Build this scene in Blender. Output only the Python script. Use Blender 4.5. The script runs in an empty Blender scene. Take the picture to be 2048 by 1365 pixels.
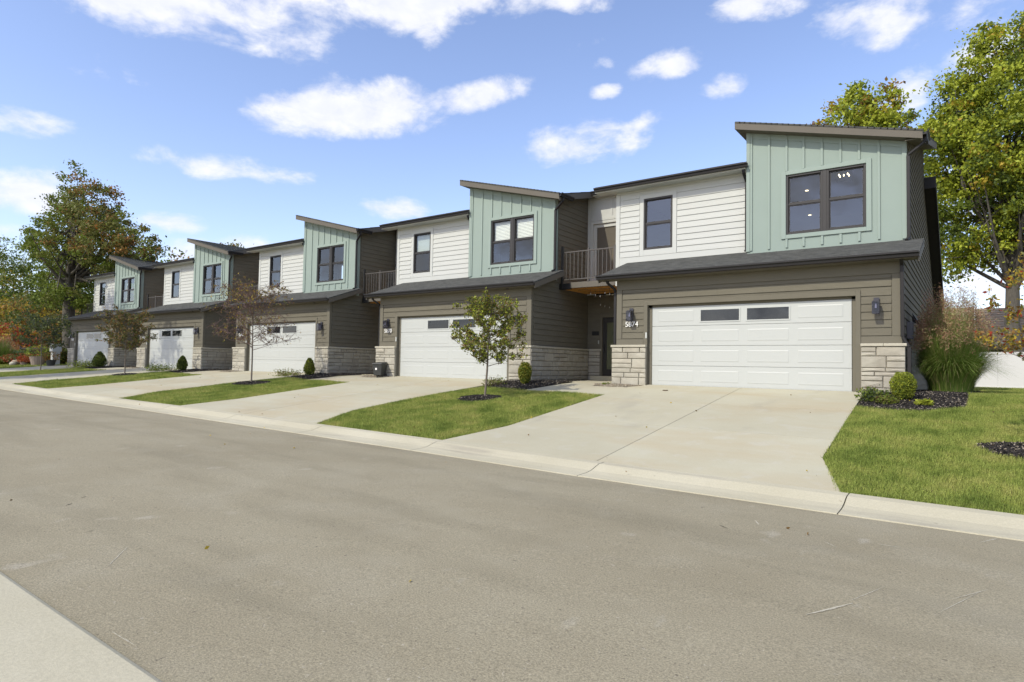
import bpy, math, random
import numpy as np
from mathutils import Vector, Matrix
rnd = random.Random(7); rng = np.random.default_rng(7)
sc = bpy.context.scene
COL = sc.collection

# ------------------------------------------------------------------ camera, sky, sun, exposure
CAMP = (7.0693, -15.9875, 0.4787); YAW, PITCH, ROLL, FPX = 0.6332, 0.0388, -0.0171, 1254.6
cam = bpy.data.cameras.new('camera'); camo = bpy.data.objects.new('camera', cam); COL.objects.link(camo)
cam.sensor_width = 36.0; cam.lens = FPX / 2048 * 36; cam.clip_start = 0.05; cam.clip_end = 2000
_s, _c = math.sin(YAW), math.cos(YAW)
FW = Vector((-_s * math.cos(PITCH), _c * math.cos(PITCH), math.sin(PITCH)))
_r = Vector((_c, _s, 0)); _u = _r.cross(FW)
R2 = _r * math.cos(ROLL) - _u * math.sin(ROLL); U2 = _u * math.cos(ROLL) + _r * math.sin(ROLL)
m = Matrix((R2, U2, -FW)).transposed().to_4x4(); m.translation = Vector(CAMP)
camo.matrix_world = m
sc.camera = camo

SUNL = Vector((0.27, 1.0, -1.0)).normalized()
sun = bpy.data.lights.new('sun', 'SUN'); suno = bpy.data.objects.new('sun', sun); COL.objects.link(suno)
sun.energy = 2.7; sun.angle = math.radians(0.5); sun.color = (1.0, 0.94, 0.79)
suno.rotation_euler = SUNL.to_track_quat('-Z', 'Y').to_euler(); suno.location = (-10, -40, 40)
sc.view_settings.view_transform = 'Standard'; sc.view_settings.look = 'None'
sc.view_settings.gamma = 1.0; sc.view_settings.use_curve_mapping = False
sc.view_settings.exposure = 0.45

W = bpy.data.worlds.new('World'); sc.world = W; W.use_nodes = True
wt = W.node_tree; wt.nodes.clear(); wn = wt.nodes; wl = wt.links
def wmath(op, a, b=None, clamp=False):
    n = wn.new('ShaderNodeMath'); n.operation = op; n.use_clamp = clamp
    for i, v in enumerate((a, b)):
        if v is None: continue
        if isinstance(v, (int, float)): n.inputs[i].default_value = v
        else: wl.new(v, n.inputs[i])
    return n.outputs[0]
sky = wn.new('ShaderNodeTexSky'); sky.sky_type = 'NISHITA'; sky.sun_disc = False
sky.sun_elevation = math.radians(44.0); sky.sun_rotation = math.radians(195.1)
sky.air_density = 1.0; sky.dust_density = 1.0; sky.ozone_density = 1.6; sky.altitude = 100
tint = wn.new('ShaderNodeMix'); tint.data_type = 'RGBA'; tint.blend_type = 'MULTIPLY'; tint.inputs[0].default_value = 1.0
wl.new(sky.outputs[0], tint.inputs[6]); tint.inputs[7].default_value = (1.30, 1.19, 1.26, 1)
bg1 = wn.new('ShaderNodeBackground'); bg1.inputs[1].default_value = 0.15; wl.new(tint.outputs[2], bg1.inputs[0])
tc = wn.new('ShaderNodeTexCoord'); sep = wn.new('ShaderNodeSeparateXYZ'); wl.new(tc.outputs['Generated'], sep.inputs[0])
X, Y, Z = sep.outputs
az = wmath('ARCTAN2', X, Y)
el = wmath('ARCSINE', Z)
# cloud detail noise on the direction, stretched sideways as low clouds are seen
comb = wn.new('ShaderNodeCombineXYZ'); wl.new(az, comb.inputs[0]); wl.new(wmath('MULTIPLY', el, 1.7), comb.inputs[1])
def wnoise(scale, detail, rough, off):
    mp = wn.new('ShaderNodeMapping'); wl.new(comb.outputs[0], mp.inputs[0]); mp.inputs[1].default_value = off
    n = wn.new('ShaderNodeTexNoise'); n.inputs['Scale'].default_value = scale; n.inputs['Detail'].default_value = detail
    n.inputs['Roughness'].default_value = rough; n.inputs['Distortion'].default_value = 0.25
    wl.new(mp.outputs[0], n.inputs['Vector']); return n.outputs[0]
n1 = wnoise(7.0, 8, 0.6, (0, 0, 0)); n2 = wnoise(3.0, 5, 0.5, (3.1, 1.7, 0)); n3 = wnoise(22.0, 5, 0.6, (1.1, 4.7, 0))
def pxdir(px, py):
    d = FW + R2 * ((px - 1024) / FPX) - U2 * ((py - 682.5) / FPX); d.normalize()
    return math.atan2(d.x, d.y), math.asin(d.z)
# cumulus patches: centre, half width, half height (pixels of a 2048 wide frame), tilt, density
CL = [(330, 5, 270, 62, .05, 1.0), (700, 0, 300, 62, -.08, 1.0), (560, 40, 150, 48, 0, 1.0), (900, -10, 190, 38, 0, .7), (600, 228, 130, 38, -.05, .95),
      (750, 215, 150, 52, -.1, 1.0), (930, 195, 110, 30, -.18, 1.0), (1180, 282, 125, 38, -.05, 1.0), (1265, 262, 70, 24, -.3, .8),
      (50, 243, 85, 28, 0, .95), (440, 332, 150, 24, 0, .62), (50, 385, 120, 42, -.15, .85), (1340, 130, 72, 26, -.1, .95),
      (1450, 172, 42, 24, 0, .7), (1150, 103, 45, 18, -.3, .5), (1192, 130, 28, 14, 0, .6), (1212, 183, 28, 13, 0, .6),
      (1520, 12, 85, 30, 0, .85), (1840, 20, 190, 62, .1, .9), (800, 418, 62, 24, 0, .8), (355, 448, 65, 20, 0, .8),
      (385, 505, 60, 30, 0, .95), (20, 465, 60, 20, 0, .8), (1815, 180, 45, 40, 0, .85), (850, 75, 24, 22, 0, .5), (1150, 5, 60, 18, 0, .6),
      (1960, 560, 200, 40, 0, .45), (620, 500, 200, 20, 0, .25), (1980, 130, 90, 60, 0, .7), (1960, 400, 120, 60, 0, .5)]
acc = None
for (px, py, hw, hh, tl, dn) in CL:
    a0, e0 = pxdir(px, py); a1, e1 = pxdir(px + hw, py); a2, e2 = pxdir(px, py - hh)
    sa = abs(a1 - a0) * 1.12; se = abs(e2 - e0) * 1.2
    da = wmath('SUBTRACT', az, a0); de = wmath('SUBTRACT', el, e0)
    de = wmath('ADD', de, wmath('MULTIPLY', da, tl))
    u = wmath('DIVIDE', da, sa); v = wmath('DIVIDE', de, se)
    r2 = wmath('ADD', wmath('MULTIPLY', u, u), wmath('MULTIPLY', v, v))
    b = wmath('MULTIPLY', wmath('SUBTRACT', 1.0, r2), dn)
    acc = b if acc is None else wmath('MAXIMUM', acc, b)
acc = wmath('MAXIMUM', acc, -0.9)
nz = wmath('ADD', wmath('MULTIPLY', wmath('SUBTRACT', n1, 0.5), 4.6), wmath('MULTIPLY', wmath('SUBTRACT', n3, 0.5), 1.2))
front = wmath('MULTIPLY', wmath('ADD', wmath('ADD', acc, nz), 0.16), 0.8, clamp=True)
gen = wmath('MULTIPLY', wmath('ADD', wmath('MULTIPLY', wmath('SUBTRACT', n2, 0.5), 6.0), wmath('ADD', wmath('MULTIPLY', wmath('SUBTRACT', n1, 0.5), 4.5), 0.28)), 0.8, clamp=True)
acc2 = None
for (a0, e0, sa, se, dn) in ((-171, 18, 7, 3.0, 1), (-178, 12, 6, 2.2, 1), (-163, 13, 5, 2.0, .9), (-148, 12, 7, 2.4, 1), (-136, 9, 6, 2, .9), (-172, 5.5, 7, 1.6, 1), (-158, 6, 5, 1.3, .9), (160, 20, 12, 4, 1), (130, 14, 14, 3, 1), (-110, 16, 12, 3, 1), (-80, 22, 10, 4, 1)):
    u = wmath('DIVIDE', wmath('SUBTRACT', az, math.radians(a0)), math.radians(sa)); v = wmath('DIVIDE', wmath('SUBTRACT', el, math.radians(e0)), math.radians(se))
    b = wmath('MULTIPLY', wmath('SUBTRACT', 1.0, wmath('ADD', wmath('MULTIPLY', u, u), wmath('MULTIPLY', v, v))), dn)
    acc2 = b if acc2 is None else wmath('MAXIMUM', acc2, b)
gen = wmath('MAXIMUM', gen, wmath('MULTIPLY', wmath('ADD', wmath('ADD', wmath('MAXIMUM', acc2, -0.9), nz), 0.16), 0.8, clamp=True))
dot = wn.new('ShaderNodeVectorMath'); dot.operation = 'DOT_PRODUCT'; wl.new(tc.outputs['Generated'], dot.inputs[0]); dot.inputs[1].default_value = FW
fm = wmath('MULTIPLY', wmath('SUBTRACT', dot.outputs['Value'], 0.35), 6.0, clamp=True)
mask = wmath('ADD', wmath('MULTIPLY', front, fm), wmath('MULTIPLY', gen, wmath('SUBTRACT', 1.0, fm)), clamp=True)
mask = wmath('MULTIPLY', mask, wmath('MULTIPLY', wmath('ADD', el, 0.02), 30.0, clamp=True), clamp=True)
sm = wn.new('ShaderNodeMapRange'); sm.interpolation_type = 'SMOOTHSTEP'; wl.new(mask, sm.inputs[0]); sm.inputs[4].default_value = 0.93
bg2 = wn.new('ShaderNodeBackground'); bg2.inputs[1].default_value = 1.0
shade = wn.new('ShaderNodeMix'); shade.data_type = 'RGBA'; wl.new(wmath('MULTIPLY', wmath('ADD', n3, -0.3), 2.2, clamp=True), shade.inputs[0])
shade.inputs[6].default_value = (0.66, 0.68, 0.78, 1); shade.inputs[7].default_value = (0.80, 0.80, 0.82, 1); wl.new(shade.outputs[2], bg2.inputs[0])
mx = wn.new('ShaderNodeMixShader'); wl.new(sm.outputs[0], mx.inputs[0]); wl.new(bg1.outputs[0], mx.inputs[1]); wl.new(bg2.outputs[0], mx.inputs[2])
wo = wn.new('ShaderNodeOutputWorld'); wl.new(mx.outputs[0], wo.inputs[0])

# ------------------------------------------------------------------ materials
def mat(name, col, rough=0.8, metal=0.0, var=0.0, vscale=3.0, bump=0.0, bscale=40.0, orand=0.0, spec=0.3, col2=None, c2scale=0.5, c2amt=0.5, transl=0.0, stretch=None, detail=6):
    M = bpy.data.materials.new(name); M.use_nodes = True
    t = M.node_tree; N = t.nodes; L = t.links; b = N['Principled BSDF']
    b.inputs['Roughness'].default_value = rough; b.inputs['Metallic'].default_value = metal
    b.inputs['Specular IOR Level'].default_value = spec
    c = N.new('ShaderNodeRGB'); c.outputs[0].default_value = (*col, 1); out = c.outputs[0]
    g = N.new('ShaderNodeNewGeometry'); pos = g.outputs['Position']
    if stretch:
        mp = N.new('ShaderNodeMapping'); L.new(pos, mp.inputs[0]); mp.inputs[3].default_value = stretch; pos = mp.outputs[0]
    def noise(s, d=detail, r=0.6):
        n = N.new('ShaderNodeTexNoise'); L.new(pos, n.inputs['Vector']); n.inputs['Scale'].default_value = s
        n.inputs['Detail'].default_value = d; n.inputs['Roughness'].default_value = r; return n.outputs[0]
    if col2:
        mr = N.new('ShaderNodeMapRange'); L.new(noise(c2scale, 5), mr.inputs[0]); mr.inputs[1].default_value = 0.42; mr.inputs[2].default_value = 0.62; mr.inputs[4].default_value = c2amt
        x = N.new('ShaderNodeMix'); x.data_type = 'RGBA'; L.new(mr.outputs[0], x.inputs[0]); L.new(out, x.inputs[6]); x.inputs[7].default_value = (*col2, 1); out = x.outputs[2]
    fac = None
    if var:
        mr = N.new('ShaderNodeMapRange'); L.new(noise(vscale), mr.inputs[0]); mr.inputs[1].default_value = 0.25; mr.inputs[2].default_value = 0.75
        mr.inputs[3].default_value = 1 - var; mr.inputs[4].default_value = 1 + var; fac = mr.outputs[0]
    if orand:
        oi = N.new('ShaderNodeObjectInfo'); mr = N.new('ShaderNodeMapRange'); L.new(oi.outputs['Random'], mr.inputs[0]); mr.inputs[3].default_value = 1 - orand; mr.inputs[4].default_value = 1 + orand
        if fac is None: fac = mr.outputs[0]
        else:
            mu = N.new('ShaderNodeMath'); mu.operation = 'MULTIPLY'; L.new(fac, mu.inputs[0]); L.new(mr.outputs[0], mu.inputs[1]); fac = mu.outputs[0]
    if fac is not None:
        v = N.new('ShaderNodeVectorMath'); v.operation = 'SCALE'; L.new(out, v.inputs[0]); L.new(fac, v.inputs['Scale']); out = v.outputs[0]
    L.new(out, b.inputs['Base Color'])
    if bump:
        bm = N.new('ShaderNodeBump'); bm.inputs['Strength'].default_value = bump; bm.inputs['Distance'].default_value = 0.02
        L.new(noise(bscale, 4), bm.inputs['Height']); L.new(bm.outputs[0], b.inputs['Normal'])
    if transl:
        tr = N.new('ShaderNodeBsdfTranslucent'); L.new(out, tr.inputs[0]); ms = N.new('ShaderNodeMixShader'); ms.inputs[0].default_value = transl
        L.new(b.outputs[0], ms.inputs[1]); L.new(tr.outputs[0], ms.inputs[2]); L.new(ms.outputs[0], N['Material Output'].inputs[0])
    M['out'] = 0
    return M
def emis(name, col, s):
    M = bpy.data.materials.new(name); M.use_nodes = True; b = M.node_tree.nodes['Principled BSDF']
    b.inputs['Emission Color'].default_value = (*col, 1); b.inputs['Emission Strength'].default_value = s; b.inputs['Base Color'].default_value = (*col, 1); return M
def glass(name, refl=0.14, tint=(0.8, 0.85, 0.88)):
    M = bpy.data.materials.new(name); M.use_nodes = True; t = M.node_tree; N = t.nodes; L = t.links; N.clear()
    lw = N.new('ShaderNodeLayerWeight'); lw.inputs[0].default_value = .5; fr = N.new('ShaderNodeMath'); fr.operation = 'POWER'; L.new(lw.outputs['Facing'], fr.inputs[0]); fr.inputs[1].default_value = 4.0
    a = N.new('ShaderNodeMath'); a.operation = 'MULTIPLY_ADD'; L.new(fr.outputs[0], a.inputs[0]); a.inputs[1].default_value = 0.9; a.inputs[2].default_value = refl; a.use_clamp = True
    gl = N.new('ShaderNodeBsdfGlossy'); gl.inputs['Roughness'].default_value = 0.012; gl.inputs[0].default_value = (0.9, 0.95, 1, 1)
    nz = N.new('ShaderNodeTexNoise'); nz.inputs['Scale'].default_value = 1.2; g = N.new('ShaderNodeNewGeometry'); L.new(g.outputs['Position'], nz.inputs['Vector'])
    bp = N.new('ShaderNodeBump'); bp.inputs['Strength'].default_value = 0.15; bp.inputs['Distance'].default_value = 0.02; L.new(nz.outputs[0], bp.inputs['Height']); L.new(bp.outputs[0], gl.inputs['Normal'])
    tr = N.new('ShaderNodeBsdfTransparent'); tr.inputs[0].default_value = (*tint, 1)
    mxs = N.new('ShaderNodeMixShader'); L.new(a.outputs[0], mxs.inputs[0]); L.new(tr.outputs[0], mxs.inputs[1]); L.new(gl.outputs[0], mxs.inputs[2])
    o = N.new('ShaderNodeOutputMaterial'); L.new(mxs.outputs[0], o.inputs[0]); return M

M = {}
M['brown'] = mat('brown_fibre_cement', (0.150, 0.139, 0.107), .9, spec=.1, var=.10, vscale=1.8, bump=.25, bscale=60, orand=.025, stretch=(1, 1, 6))
M['brown_trim'] = mat('brown_trim', (0.155, 0.144, 0.112), .85, spec=.12, var=.04, vscale=2, orand=.02)
M['fascia'] = mat('taupe_fascia', (0.125, 0.112, 0.09), .65, var=.05, vscale=2)
M['white'] = mat('white_siding_paint', (0.492, 0.505, 0.475), .65, var=.025, vscale=2, bump=.15, bscale=60, orand=.015, stretch=(1, 1, 6))
M['white_trim'] = mat('white_trim_paint', (0.50, 0.515, 0.485), .6, var=.02, vscale=2)
M['green'] = mat('sage_green_panel', (0.262, 0.325, 0.288), .7, var=.03, vscale=1.2, bump=.1, bscale=50)
M['green_trim'] = mat('sage_green_trim', (0.272, 0.337, 0.298), .65, var=.02, vscale=2)
M['door'] = mat('garage_door_white', (0.448, 0.467, 0.444), .42, var=.012, vscale=4, bump=.05, bscale=220, stretch=(1, 1, 8), spec=.5)
M['gutter'] = mat('dark_bronze_metal', (0.017, 0.016, 0.016), .5, var=.1, spec=.35)
M['frame'] = mat('dark_bronze_frame', (0.035, 0.033, 0.031), .45, spec=.4, var=.05)
M['shingle'] = mat('charcoal_shingle', (0.085, 0.087, 0.081), .95, var=.55, vscale=12, bump=.8, bscale=90, stretch=(.3, 1, 2.2), detail=9)
M['stone'] = mat('limestone', (0.39, 0.37, 0.305), .9, var=.13, vscale=5, bump=.35, bscale=24, orand=.10, col2=(0.33, 0.30, 0.24), c2scale=1.5, c2amt=.6)
M['stonecap'] = mat('limestone_cap', (0.43, 0.405, 0.325), .85, var=.06, vscale=5, bump=.3, bscale=30, orand=.04)
M['mortar'] = mat('mortar_joint', (0.26, 0.24, 0.2), .95, var=.1, bump=.3)
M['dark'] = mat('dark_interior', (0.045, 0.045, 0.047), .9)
M['room'] = mat('interior_paint', (0.32, 0.31, 0.29), .9)
M['wood'] = mat('amber_deck_wood', (0.62, 0.30, 0.07), .6, var=.25, vscale=8, stretch=(1, 6, 1))
M['glass'] = glass('window_glass', .10, (.92, .95, .95)); M['gglass'] = glass('garage_glass', .05, (.5, .52, .55))
M['blind'] = mat('blind_slat', (0.75, 0.75, 0.66), .5)
M['num'] = mat('white_numeral', (0.85, 0.85, 0.82), .4)
M['lampm'] = mat('lantern_metal', (0.05, 0.05, 0.06), .35, metal=.4, spec=.6)
M['lampg'] = glass('lantern_glass', .06, (.45, .45, .55))
M['bulb'] = mat('frosted_bulb', (0.8, 0.8, 0.8), .3)
M['lite'] = emis('warm_light', (1.0, 0.82, 0.5), 3.2)
M['black'] = mat('black_metal', (0.02, 0.02, 0.02), .45, spec=.5)
M['railm'] = mat('bronze_railing', (0.075, 0.068, 0.06), .5, spec=.5)
M['bin'] = mat('grey_plastic', (0.045, 0.047, 0.045), .5, var=.08)
M['grey'] = mat('grey_utility', (0.10, 0.10, 0.11), .5)
M['terra'] = mat('clay_pot', (0.30, 0.24, 0.2), .8, var=.1)

# asphalt, concrete, soil
def ground_mat(name, cols, rough, fine, fscale, bump, stains=(), slab=0.0):
    Mx = bpy.data.materials.new(name); Mx.use_nodes = True; t = Mx.node_tree; N = t.nodes; L = t.links; b = N['Principled BSDF']
    b.inputs['Roughness'].default_value = rough; b.inputs['Specular IOR Level'].default_value = .2
    g = N.new('ShaderNodeNewGeometry'); P = g.outputs['Position']
    def noise(s, d=6, st=None, r=.6, off=(0, 0, 0)):
        src = P
        if st or off != (0, 0, 0):
            mp = N.new('ShaderNodeMapping'); L.new(P, mp.inputs[0]); mp.inputs[3].default_value = st or (1, 1, 1); mp.inputs[1].default_value = off; src = mp.outputs[0]
        n = N.new('ShaderNodeTexNoise'); L.new(src, n.inputs['Vector']); n.inputs['Scale'].default_value = s; n.inputs['Detail'].default_value = d; n.inputs['Roughness'].default_value = r; return n.outputs[0]
    r = N.new('ShaderNodeValToRGB'); L.new(noise(.45, 7), r.inputs[0]); e = r.color_ramp.elements
    e[0].position = .3; e[0].color = (*cols[0], 1); e[1].position = .7; e[1].color = (*cols[1], 1); out = r.outputs[0]
    for (c, s, lo, hi, am, st, off) in stains:
        mr = N.new('ShaderNodeMapRange'); L.new(noise(s, 6, st, .55, off), mr.inputs[0]); mr.inputs[1].default_value = lo; mr.inputs[2].default_value = hi; mr.inputs[4].default_value = am
        x = N.new('ShaderNodeMix'); x.data_type = 'RGBA'; L.new(mr.outputs[0], x.inputs[0]); L.new(out, x.inputs[6]); x.inputs[7].default_value = (*c, 1); out = x.outputs[2]
    f = N.new('ShaderNodeMapRange'); L.new(noise(fscale, 3, None, .8), f.inputs[0]); f.inputs[1].default_value = .33; f.inputs[2].default_value = .67; f.inputs[3].default_value = 1 - fine; f.inputs[4].default_value = 1 + fine
    fac = f.outputs[0]
    if slab:
        oi = N.new('ShaderNodeObjectInfo'); mr = N.new('ShaderNodeMapRange'); L.new(oi.outputs['Random'], mr.inputs[0]); mr.inputs[3].default_value = 1 - slab; mr.inputs[4].default_value = 1 + slab
        mu = N.new('ShaderNodeMath'); mu.operation = 'MULTIPLY'; L.new(fac, mu.inputs[0]); L.new(mr.outputs[0], mu.inputs[1]); fac = mu.outputs[0]
    v = N.new('ShaderNodeVectorMath'); v.operation = 'SCALE'; L.new(out, v.inputs[0]); L.new(fac, v.inputs['Scale']); L.new(v.outputs[0], b.inputs['Base Color'])
    if bump:
        bm = N.new('ShaderNodeBump'); bm.inputs['Strength'].default_value = bump; bm.inputs['Distance'].default_value = .01; L.new(noise(fscale, 3, None, .8), bm.inputs['Height']); L.new(bm.outputs[0], b.inputs['Normal'])
    return Mx
M['asphalt'] = ground_mat('asphalt', ((0.260, 0.230, 0.157), (0.307, 0.277, 0.195)), .95, .32, 80, .6,
    [((0.218, 0.195, 0.134), .9, .5, .66, .55, (.35, 1.6, 1), (0, 0, 0)), ((0.364, 0.338, 0.268), 3.2, .66, .74, .6, (1, .5, 1), (4, 9, 0)), ((0.325, 0.298, 0.221), 1.3, .5, .75, .5, None, (7, 2, 0)), ((0.130, 0.113, 0.088), 9, .72, .76, .7, (1, 3, 1), (2, 5, 0)), ((0.134, 0.115, 0.086), 30, .655, .69, .7, None, (5, 1, 0)), ((0.411, 0.377, 0.304), 26, .66, .70, .5, None, (9, 4, 0))])
M['concrete'] = ground_mat('driveway_concrete', ((0.385, 0.359, 0.261), (0.445, 0.425, 0.321)), .9, .05, 60, .2,
    [((0.400, 0.348, 0.237), .45, .48, .64, .8, (.5, 1.5, 1), (1, 3, 0)), ((0.297, 0.279, 0.228), .8, .6, .72, .35, (1.2, .7, 1), (6, 2, 0)), ((0.445, 0.433, 0.362), 2.5, .55, .7, .4, None, (3, 8, 0))], slab=.03)
M['curb'] = ground_mat('curb_concrete', ((0.411, 0.380, 0.273), (0.488, 0.458, 0.348)), .92, .09, 50, .3,
    [((0.277, 0.252, 0.207), 1.2, .56, .7, .5, (.4, 2.5, 1), (2, 2, 0)), ((0.210, 0.192, 0.151), 7, .68, .74, .6, None, (2, 7, 0))], slab=.03)
M['soil'] = ground_mat('turf_soil', ((.14, .125, .055), (.21, .18, .09)), 1, .3, 30, .6, [((.2, .17, .1), 1.2, .6, .75, .5, None, (0, 0, 0))])
M['mulch'] = ground_mat('black_mulch', ((.022, .02, .019), (.05, .045, .04)), 1, .5, 60, 1.0, [((.16, .13, .1), 9, .66, .72, .7, None, (0, 0, 0))])
M['gravel'] = ground_mat('river_gravel', ((.3, .27, .2), (.42, .38, .3)), .9, .3, 35, 1.0)
M['chip'] = mat('mulch_chip', (.035, .032, .03), .95, var=.4, vscale=20)
M['chip2'] = mat('pale_wood_chip', (.36, .31, .24), .95, var=.2, vscale=20)
M['bark'] = mat('grey_bark', (.105, .095, .078), .95, var=.3, vscale=6, bump=.8, bscale=20, stretch=(3, 3, .6))
M['barky'] = mat('young_bark', (.16, .135, .11), .9, var=.2, vscale=10, bump=.4, bscale=40, stretch=(3, 3, .8))
M['twig'] = mat('purple_twig', (.13, .085, .075), .9, var=.2, vscale=10)
def leaf(name, c, tr=.35, var=.28): return mat(name, c, .55, var=var, vscale=1.6, transl=tr, spec=.25)
M['l_green'] = leaf('leaf_green', (.165, .215, .03)); M['l_yel'] = leaf('leaf_yellow_green', (.37, .42, .045)); M['l_dark'] = leaf('leaf_dark_green', (.075, .11, .022))
M['l_or'] = leaf('leaf_orange', (.36, .17, .035)); M['l_red'] = leaf('leaf_red', (.34, .055, .025)); M['l_rust'] = leaf('leaf_rust', (.25, .145, .045)); M['l_gold'] = leaf('leaf_gold', (.42, .31, .04))
M['l_olive'] = leaf('leaf_olive', (.17, .175, .045)); M['l_box'] = leaf('leaf_box', (.19, .21, .025)); M['l_blue'] = leaf('leaf_grey_green', (.07, .09, .055)); M['l_brown'] = leaf('leaf_bronze', (.17, .125, .06))
M['vinyl'] = mat('white_vinyl', (.62, .62, .60), .4)
M['reed'] = leaf('reed_green', (.17, .25, .05), .2); M['plume'] = leaf('reed_plume', (.33, .18, .12), .3); M['reedy'] = leaf('reed_straw', (.36, .33, .14), .2)
def grassmat():
    Mx = bpy.data.materials.new('turf_blades'); Mx.use_nodes = True; t = Mx.node_tree; N = t.nodes; L = t.links; b = N['Principled BSDF']
    g = N.new('ShaderNodeNewGeometry'); n = N.new('ShaderNodeTexNoise'); L.new(g.outputs['Position'], n.inputs['Vector']); n.inputs['Scale'].default_value = 1.3; n.inputs['Detail'].default_value = 7; n.inputs['Roughness'].default_value = .7
    r = N.new('ShaderNodeValToRGB'); L.new(n.outputs[0], r.inputs[0]); e = r.color_ramp.elements
    e[0].position = .36; e[0].color = (0.146, 0.202, 0.039, 1); e[1].position = .5; e[1].color = (0.267, 0.318, 0.073, 1); q = e.new(.66); q.color = (0.396, 0.387, 0.120, 1)
    n2 = N.new('ShaderNodeTexNoise'); L.new(g.outputs['Position'], n2.inputs['Vector']); n2.inputs['Scale'].default_value = 55; n2.inputs['Detail'].default_value = 2
    f = N.new('ShaderNodeMapRange'); L.new(n2.outputs[0], f.inputs[0]); f.inputs[1].default_value = .3; f.inputs[2].default_value = .7; f.inputs[3].default_value = .45; f.inputs[4].default_value = 1.7
    v = N.new('ShaderNodeVectorMath'); v.operation = 'SCALE'; L.new(r.outputs[0], v.inputs[0]); L.new(f.outputs[0], v.inputs['Scale']); L.new(v.outputs[0], b.inputs['Base Color'])
    b.inputs['Roughness'].default_value = .6; b.inputs['Specular IOR Level'].default_value = .2
    tr = N.new('ShaderNodeBsdfTranslucent'); L.new(v.outputs[0], tr.inputs[0]); ms = N.new('ShaderNodeMixShader'); ms.inputs[0].default_value = .3
    L.new(b.outputs[0], ms.inputs[1]); L.new(tr.outputs[0], ms.inputs[2]); L.new(ms.outputs[0], N['Material Output'].inputs[0]); return Mx
M['turf'] = grassmat()

# ------------------------------------------------------------------ helpers
def link(name, me, parent=None):
    o = bpy.data.objects.new(name, me); COL.objects.link(o)
    if parent is not None: o.parent = parent
    return o
def tag(o, label=None, cat=None, group=None, kind=None):
    if label: o['label'] = label
    if cat: o['category'] = cat
    if group: o['group'] = group
    if kind: o['kind'] = kind
    return o
def empty(name, loc, rz=0.0):
    o = bpy.data.objects.new(name, None); COL.objects.link(o); o.location = loc; o.rotation_euler = (0, 0, rz); o.empty_display_size = .3; return o
class MB:
    def __init__(s): s.v = []; s.f = []; s.m = []; s.mi = 0
    def poly(s, pts, faces):
        n = len(s.v); s.v += [tuple(p) for p in pts]; s.f += [tuple(i + n for i in f) for f in faces]; s.m += [s.mi] * len(faces); return s
    def box(s, x0, x1, y0, y1, z0, z1):
        return s.poly([(x0, y0, z0), (x1, y0, z0), (x1, y1, z0), (x0, y1, z0), (x0, y0, z1), (x1, y0, z1), (x1, y1, z1), (x0, y1, z1)],
                      [(0, 3, 2, 1), (4, 5, 6, 7), (0, 1, 5, 4), (1, 2, 6, 5), (2, 3, 7, 6), (3, 0, 4, 7)])
    def prism(s, poly, axis, a, b):
        """poly: 2D points, extruded along axis from a to b"""
        def P(p, t): return {'x': (t, p[0], p[1]), 'y': (p[0], t, p[1]), 'z': (p[0], p[1], t)}[axis]
        n = len(poly); pts = [P(p, a) for p in poly] + [P(p, b) for p in poly]
        return s.poly(pts, [tuple(range(n))[::-1], tuple(range(n, 2 * n))] + [(i, (i + 1) % n, n + (i + 1) % n, n + i) for i in range(n)])
    def bar(s, p0, p1, w, h=None, up=(0, 0, 1)):
        h = h or w; p0 = Vector(p0); p1 = Vector(p1); d = (p1 - p0).normalized(); u = Vector(up)
        if abs(d.dot(u)) > .99: u = Vector((0, 1, 0))
        a = d.cross(u).normalized() * w / 2; b = a.cross(d).normalized() * h / 2
        pts = [p + q for p in (p0, p1) for q in (-a - b, a - b, a + b, -a + b)]
        return s.poly(pts, [(0, 1, 2, 3), (7, 6, 5, 4), (0, 4, 5, 1), (1, 5, 6, 2), (2, 6, 7, 3), (3, 7, 4, 0)])
    def tube(s, pts, rads, n=8, cap=True):
        pts = [Vector(p) for p in pts]; base = len(s.v); V = []
        for i, p in enumerate(pts):
            d = (pts[min(i + 1, len(pts) - 1)] - pts[max(i - 1, 0)]).normalized(); u = Vector((1, 0, 0)) if abs(d.x) < .8 else Vector((0, 1, 0))
            a = d.cross(u).normalized(); b = d.cross(a)
            for k in range(n): t = 2 * math.pi * k / n; V.append(p + (a * math.cos(t) + b * math.sin(t)) * rads[i])
        F = [(i * n + k, i * n + (k + 1) % n, (i + 1) * n + (k + 1) % n, (i + 1) * n + k) for i in range(len(pts) - 1) for k in range(n)]
        if cap: F += [tuple(range(n)), tuple(range((len(pts) - 1) * n, len(pts) * n))[::-1]]
        return s.poly(V, F)
    def lathe(s, prof, c=(0, 0, 0), n=16):
        V = [(c[0] + r * math.cos(2 * math.pi * k / n), c[1] + r * math.sin(2 * math.pi * k / n), c[2] + z) for r, z in prof for k in range(n)]
        F = [(i * n + k, i * n + (k + 1) % n, (i + 1) * n + (k + 1) % n, (i + 1) * n + k) for i in range(len(prof) - 1) for k in range(n)]
        return s.poly(V, F + [tuple(range(n))[::-1], tuple(range((len(prof) - 1) * n, len(prof) * n))])
    def mesh(s, name, mats):
        me = bpy.data.meshes.new(name); me.from_pydata(s.v, [], s.f)
        for x in (mats if isinstance(mats, (list, tuple)) else [mats]): me.materials.append(x)
        if any(s.m): me.polygons.foreach_set('material_index', s.m)
        me.update(); return me
    def build(s, name, mats, parent=None, smooth=False, bevel=0.0):
        me = s.mesh(name, mats)
        if smooth: me.polygons.foreach_set('use_smooth', [True] * len(me.polygons))
        o = link(name, me, parent)
        if bevel:
            b = o.modifiers.new('bevel', 'BEVEL'); b.width = bevel; b.segments = 1; b.limit_method = 'ANGLE'
        return o
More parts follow.
